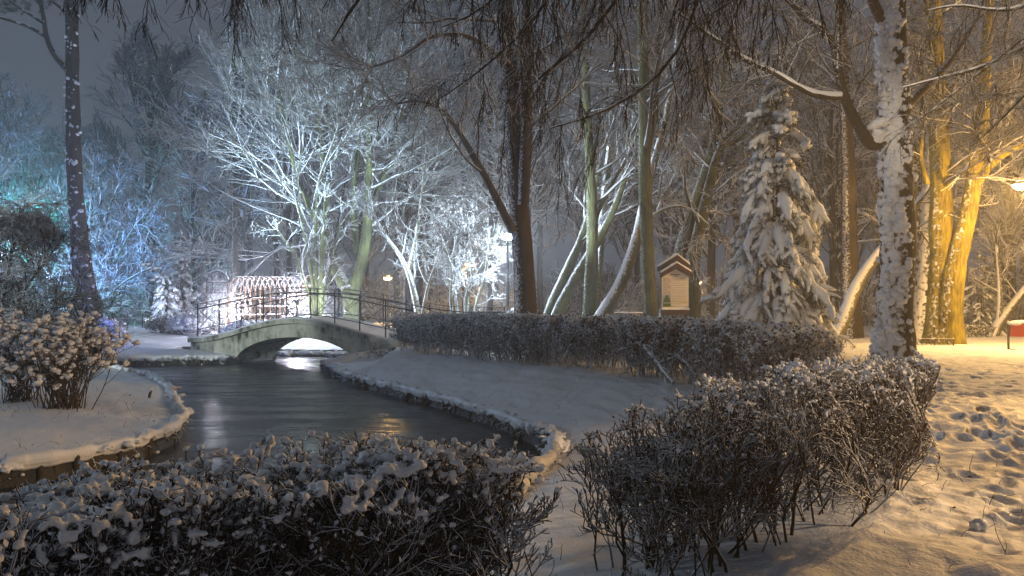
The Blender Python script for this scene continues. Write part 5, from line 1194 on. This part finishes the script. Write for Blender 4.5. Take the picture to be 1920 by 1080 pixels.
for sx in (-1, 1):
    m_ = MB(); m_.beam((cx_ + sx * (rw + .03), cy_ + .03, cz - .05), (cx_ + sx * (rw + .03), cy_ + .03, ztop - .03), .05, .05, up=(1, 0, 0)); m_.build('post', M_GREY, rb, bb, smooth=False)
m_ = MB(); m_.blobs(np.array([[cx_, cy_ - .02, ztop + .03], [cx_ - .12, cy_ - .03, ztop + .02], [cx_ + .13, cy_ - .02, ztop + .02]]), np.array([[.30, .2, .10], [.2, .17, .08], [.2, .17, .08]]), 3, var=.3); m_.build('snow', M_SNOWSOFT, rb, bb)

def rail_fence(name, label, pts, h, rails, n_post, r=.025, mat=M_IRON, group=None, slant=0, bars=0):
    P = resample(np.array([[*p, 0.] for p in pts], float), n_post); P[:, 2] = zbase(P[:, 0], P[:, 1]); c = P.mean(0); root = thing(name, label, 'fence', c, group)
    for p in P: m_ = MB(); m_.tubes(np.array([p - [0, 0, .1], p + [0, 0, h / 2], p + [0, 0, h + .02]]), np.full(3, r), 6, cap=True); m_.build('post', mat, root, c)
    for z in rails: m_ = MB(); m_.tubes(P + [0, 0, z], np.full(len(P), r * .85), 5); m_.build('rail', mat, root, c)
    if bars:
        Q = resample(P, bars)
        m_ = MB()
        for a, b2 in zip(Q[:-1], Q[1:]): m_.tubes(np.array([a + [0, 0, rails[0]], (a + b2) / 2 + (b2 - a) * slant * 0 + [0, 0, (rails[0] + rails[-1]) / 2], b2 + [0, 0, rails[-1]]])[:, :] if False else np.array([a + [0, 0, rails[-1]], a + (b2 - a) * .5 * slant + [0, 0, (rails[0] + rails[-1]) / 2], a + (b2 - a) * slant + [0, 0, rails[0]]]), np.full(3, r * .7), 5)
        m_.build('bars', mat, root, c)
rail_fence('rail_fence', 'thin rail fence far behind the leaning trunks and mossy trunk', [(-1, 55), (9.2, 55)], 1.1, (.55, 1.05), 12, .03)
rail_fence('rail_fence', 'short pale rail fence far left behind the leaning pine', [(-27, 50), (-23.2, 50)], 1.1, (.6, 1.05), 5, .035)
xa, xb = at(1700, 0, 27.5)[0], at(1785, 0, 27.5)[0]
rail_fence('low_fence', 'knee high fence with slanted bars at the foot of the yellow lit tree', [(xa - .3, 27.6), (xb, 27.4)], .26, (.04, .24), 4, .018, bars=14, slant=.9)
def bench(name, label, x, y, wd, rot=0, mat=None, snow=True):
    z = zg(x, y); b = (x, y, z); root = thing(name, label, 'bench', b); m = mat or M_TIMBER
    m_ = MB(); [m_.beam((x - wd / 2, y + k * .12, z + .45), (x + wd / 2, y + k * .12, z + .45), .10, .035) for k in (-1, 0, 1)]; m_.build('seat', m, root, b, smooth=False)
    m_ = MB(); [m_.beam((x - wd / 2, y + .22 + k * .03, z + .62 + k * .14), (x + wd / 2, y + .22 + k * .03, z + .62 + k * .14), .035, .10) for k in (0, 1, 2)]; m_.build('backrest', m, root, b, smooth=False)
    for sx in (-1, 1): m_ = MB(); q = x + sx * wd * .4; m_.beam((q, y - .14, z), (q, y - .14, z + .43), .06, .06, up=(1, 0, 0)); m_.beam((q, y + .2, z), (q, y + .27, z + .95), .06, .06, up=(1, 0, 0)); m_.build('leg', M_IRON, root, b, smooth=False)
    m_ = MB(); m_.blobs(np.stack([np.linspace(x - wd * .47, x + wd * .47, 14), np.full(14, y), np.full(14, z + .50)], 1), np.tile([[.13, .2, .06]], (14, 1)), 2, var=.3); m_.blobs(np.stack([np.linspace(x - wd * .47, x + wd * .47, 14), np.full(14, y + .28), np.full(14, z + .97)], 1), np.tile([[.1, .06, .04]], (14, 1)), 1, var=.3); m_.build('snow', M_SNOWSOFT, root, b)
bench('park_bench', 'snow covered park bench under the twin orange lamp', at(908, 0, 55)[0], 55.0, 2.2)
bench('park_bench', 'snowy park bench seen between the leaning white trunk and mossy trunk', at(1180, 0, 52)[0], 52.0, 1.8)

# ================================================================== fallen boughs and small sticks
def fallen(name, label, path, seed, r=.02):
    rs = np.random.default_rng(seed); P = smoothpath(np.array([[x, y, zg(x, y) + h, rr] for x, y, h, rr in path]), 16); c = P[0, :3]
    root = thing(name, label, 'branch', c); m_ = MB(); m_.tubes(P[:, :3], P[:, 3], 8, cap=True); m_.tubes(P[:, :3] + [0, 0, .6] * P[:, 3:4], P[:, 3] * .8, 8, m=1); m_.build('limb', [M_BARK, M_SNOWSOFT], root, c)
    cr = MB(); p, d, L, q = spawn(rs, P[None, :, :3], P[None, :, 3], 10, .2, 1, (30, 60), rf=.5, minr=.006, L=(.3, .9)); pts, rad = grow(rs, p, d, L, q, 6, .2, -.02, .4); cr.tubes(pts, rad, 5); crown_levels(cr, rs, (pts, rad), [dict(per=4)], .004); cr.build('twigs', M_TWIG, root, c)
fallen('fallen_branch', 'snowy fallen branch leaning out of the long frosted hedge', [(2.05, 16.4, 1.15, .03), (2.3, 15.6, .75, .04), (2.55, 14.9, .55, .04), (2.75, 14.5, .2, .035), (2.85, 14.1, .03, .025)], 131)
fallen('fallen_branch', 'second fallen branch resting its tip on the sloping snowy bank', [(2.5, 15.6, .6, .025), (2.9, 15.0, .5, .035), (3.2, 14.6, .35, .035), (3.3, 14.2, .05, .02)], 132)
sx, sy = onwater(292, 776); sx += -.15; rt = thing('wooden_stub', 'short dark wooden stub sticking out of the left bank snow', 'stub', (sx, sy, zg(sx, sy))); m_ = MB(); z = zg(sx, sy); m_.tubes(np.array([[sx, sy, z - .1], [sx + .03, sy, z + .08], [sx + .06, sy, z + .17]]), np.full(3, .028), 7, cap=True); m_.build('stub', M_STAKE, rt, (sx, sy, z)); m_ = MB(); m_.blobs(np.array([[sx + .06, sy, z + .18]]), np.array([.04]), 2); m_.build('snow', M_SNOWSOFT, rt, (sx, sy, z))
rs = np.random.default_rng(140)
for x, y, r, lab in ((at(1835, 0, 5.95)[0], 5.95, .07, 'rolled lump of snow lying on the trodden path at lower right'), (at(1765, 0, 9.6)[0], 9.6, .07, 'small lump of snow on the path right of the bare stemmed hedge')):
    o_ = MB().blobs(np.array([[x, y, zg(x, y) + r * .2]]), np.array([[r, r * .8, r * .7]]), 3, rs=rs, var=.8).build('snow_lump', M_SNOW, None, (x, y, zg(x, y))); tag(o_, lab, 'snow lump')

rs = np.random.default_rng(160)
def scatter(n, f):
    out = []
    while len(out) < n:
        x, y = f()
        if sdf(np.array([x]), np.array([y]))[0] > .15: out.append((x, y, zg(x, y)))
    return np.array(out)
q = np.vstack([scatter(150, lambda: (rs.uniform(-9.5, -5.6), rs.uniform(10, 18))), scatter(170, lambda: (rs.uniform(-3.5, 3.2), rs.uniform(12, 24))), scatter(90, lambda: (rs.uniform(.2, 2.8), rs.uniform(4.4, 9))), scatter(60, lambda: (rs.uniform(2.6, 5), rs.uniform(4.6, 9)))])
d = rs.normal(0, .8, (len(q), 3)); d[:, 2] = np.abs(d[:, 2]) + .35
pp, r_ = grow(rs, q - [0, 0, .02], d, rs.uniform(.05, .26, len(q)) ** 1.0, np.full(len(q), .0032), 6, .22, -.08, .4)
m_ = MB(); m_.tubes(pp, r_, 3, snow=False); k = rs.integers(0, len(q), 60); m_.cards(q[k] + [0.1, .1, .012], .045, rs, asp=.6, tilt=(.15, 0))
o_ = m_.build('dry_grass', flat('dry_straw', (.10, .075, .04), .8)); tag(o_, 'thin dry stems and stray leaves poking through the bank snow', 'grass', kind='stuff')

# ================================================================== overhanging branches from trees that stand just out of the frame
def overhang(name, label, base, height, r0, limbs, seed, hang, group=None, twl=(.6, 1.8), lean=(0, 0)):
    rs = np.random.default_rng(seed); root = thing(name, label, 'tree', base, group); b = np.array(base)
    st = smoothpath(np.array([[b[0], b[1], b[2] - .1, r0], [b[0] + lean[0] * .4, b[1] + lean[1] * .4, b[2] + height * .5, r0 * .8], [b[0] + lean[0], b[1] + lean[1], b[2] + height, r0 * .5], [b[0] + lean[0] * 1.3, b[1] + lean[1] * 1.3, b[2] + height * 1.5, .03]]), 30)
    knobby(st[:, :3], st[:, 3], 16, rs, .1).build('trunk', M_BARK, root, base)
    lm = MB(); cr = MB(); sn = MB()
    for px, Y0, dY, n_ in limbs:
        tip = SP([(x_, y_, w_ * .6) for x_, y_, w_ in px], Y0, dY, n=22)
        o_ = st[int(rs.uniform(15, 22))]; a_ = tip[0]
        lead = np.array([[*o_[:3], a_[3] * 1.6], [*(o_[:3] * .5 + a_[:3] * .5 + [0, 0, .9]), a_[3] * 1.3]])
        path = smoothpath(np.vstack([lead, tip]), 44)
        lm.tubes(path[:, :3], path[:, 3], 8)
        fl = np.clip(1.2 - np.abs(unit(np.gradient(path[:, :3], axis=0))[:, 2]) * 1.2, .1, 1); lm.tubes(path[:, :3] + np.stack([0 * fl, -.15 * path[:, 3], path[:, 3] * .85 * fl], 1), path[:, 3] * .95 * fl, 8, m=1)
        p, d, L, r = spawn(rs, path[None, 12:, :3], path[None, 12:, 3], int(n_ * 2.1), .02, 1, (40, 90), rf=.35, minr=.0035, L=twl)
        pts, rad = grow(rs, p, d, L, np.minimum(r, .008), 9, .10, -.22 * hang, .35); cr.tubes(pts, np.maximum(rad, .0050), 4)
        crown_levels(cr, rs, (pts, np.maximum(rad, .003)), [dict(per=7, trop=-.18 * hang, n=6, ang=(15, 50), lf=(.3, .7), wander=.10), dict(per=3, trop=-.15 * hang, n=4, ang=(15, 50), wander=.12)], .0032)
        # a few withered leaves
        q = pts[:, 5:].reshape(-1, 3); q = q[rs.permutation(len(q))[: max(3, len(q) // 14)]]; cr.cards(q, .06, rs, asp=.45, tilt=(.4, -.9))
    lm.build('limbs', [M_BARK, M_SNOWSOFT], root, base); cr.build('hanging_twigs', M_TWIGD, root, base)
overhang('weeping_birch', 'overhanging birch with long dark drooping twigs across the top of the view', (4.6, -2.5, zg(4.6, -2.5)), 8, .3,
    [([(1190, -60, 16), (1153, 0, 15), (1117, 67, 14), (1060, 107, 12), (1017, 140, 9), (985, 165, 6), (950, 200, 4)], 9.0, .6, 30),
     ([(1320, -60, 15), (1300, 17, 14), (1293, 83, 13), (1243, 143, 12), (1167, 200, 10), (1100, 225, 7), (1033, 240, 5)], 8.6, .5, 34),
     ([(1050, -50, 13), (1030, 0, 12), (1013, 40, 11), (943, 93, 9), (883, 150, 7), (835, 182, 5), (800, 200, 3)], 9.4, .6, 26),
     ([(1000, -90, 12), (960, -30, 11), (905, 25, 9), (870, 45, 7), (830, 50, 4)], 8.2, .5, 20),
     ([(720, -60, 14), (665, 0, 13), (640, 38, 12), (625, 68, 9), (622, 78, 5)], 8.4, .1, 7),
     ([(1480, -80, 10), (1440, -30, 9), (1400, -10, 8), (1340, 10, 6), (1290, 60, 4)], 8.0, .4, 26),
     ([(1120, -110, 10), (1075, -70, 9), (1040, -60, 8), (980, -50, 6), (900, -40, 4)], 7.6, .4, 22)], 150, 1.0, twl=(.7, 1.6))
overhang('weeping_birch', 'thin dark twigs hanging into the grey sky at upper left', (-6.2, -1.5, zg(-6.2, -1.5)), 8, .25,
    [([(620, -150, 12), (540, -120, 10), (470, -70, 8), (430, -40, 6), (385, -40, 4)], 8.4, .3, 22), ([(520, -170, 11), (440, -120, 9), (330, -80, 7), (240, -60, 5), (160, -60, 3)], 8.8, .4, 22), ([(300, -190, 9), (200, -130, 7), (90, -80, 5), (20, -60, 3)], 9.4, .4, 9), ([(640, -120, 10), (580, -80, 8), (520, -60, 6), (450, -50, 4), (410, -70, 3)], 9.8, .3, 24)], 151, 1.0, twl=(.6, 1.5))
overhang('bare_tree', 'fine bare boughs reaching in from beyond the upper right corner', (9.5, 6.5, zg(9.5, 6.5)), 7, .28,
    [([(2050, 40, 20), (1990, 60, 18), (1920, 88, 16), (1875, 112, 14), (1840, 130, 12), (1790, 140, 9), (1740, 152, 7), (1690, 165, 4)], 11.0, .5, 16), ([(1845, 130, 8), (1800, 165, 7), (1750, 205, 5), (1710, 235, 3)], 11.2, .5, 10), ([(2050, 90, 14), (1960, 130, 12), (1920, 180, 10), (1885, 215, 8), (1850, 250, 6), (1815, 280, 4)], 11.0, .5, 14), ([(2020, -40, 14), (1920, 15, 11), (1870, 25, 9), (1800, 5, 7), (1740, 20, 4)], 10.6, .5, 12)], 152, .15, twl=(.5, 1.3), lean=(.5, 1))

# ================================================================== the air: light snow haze
hz = MB(); x0, x1, y0, y1, z0, z1 = -112, 112, -16, 132, -2.1, 34
hz.add([(x0, y0, z0), (x1, y0, z0), (x1, y1, z0), (x0, y1, z0), (x0, y0, z1), (x1, y0, z1), (x1, y1, z1), (x0, y1, z1)], [[0, 3, 2, 1], [4, 5, 6, 7], [0, 1, 5, 4], [1, 2, 6, 5], [2, 3, 7, 6], [3, 0, 4, 7]])
mh = bpy.data.materials.new('haze'); mh.use_nodes = True; nt = mh.node_tree; nt.nodes.remove(nt.nodes['Principled BSDF'])
pv = nt.nodes.new('ShaderNodeVolumePrincipled'); pv.inputs['Color'].default_value = (.86, .88, .92, 1); pv.inputs['Density'].default_value = HAZE; pv.inputs['Anisotropy'].default_value = .5
nt.links.new(pv.outputs[0], nt.nodes['Material Output'].inputs['Volume'])
o = hz.build('haze', mh, smooth=False); tag(o, 'faint snowy night haze filling the park air', 'haze', kind='stuff')
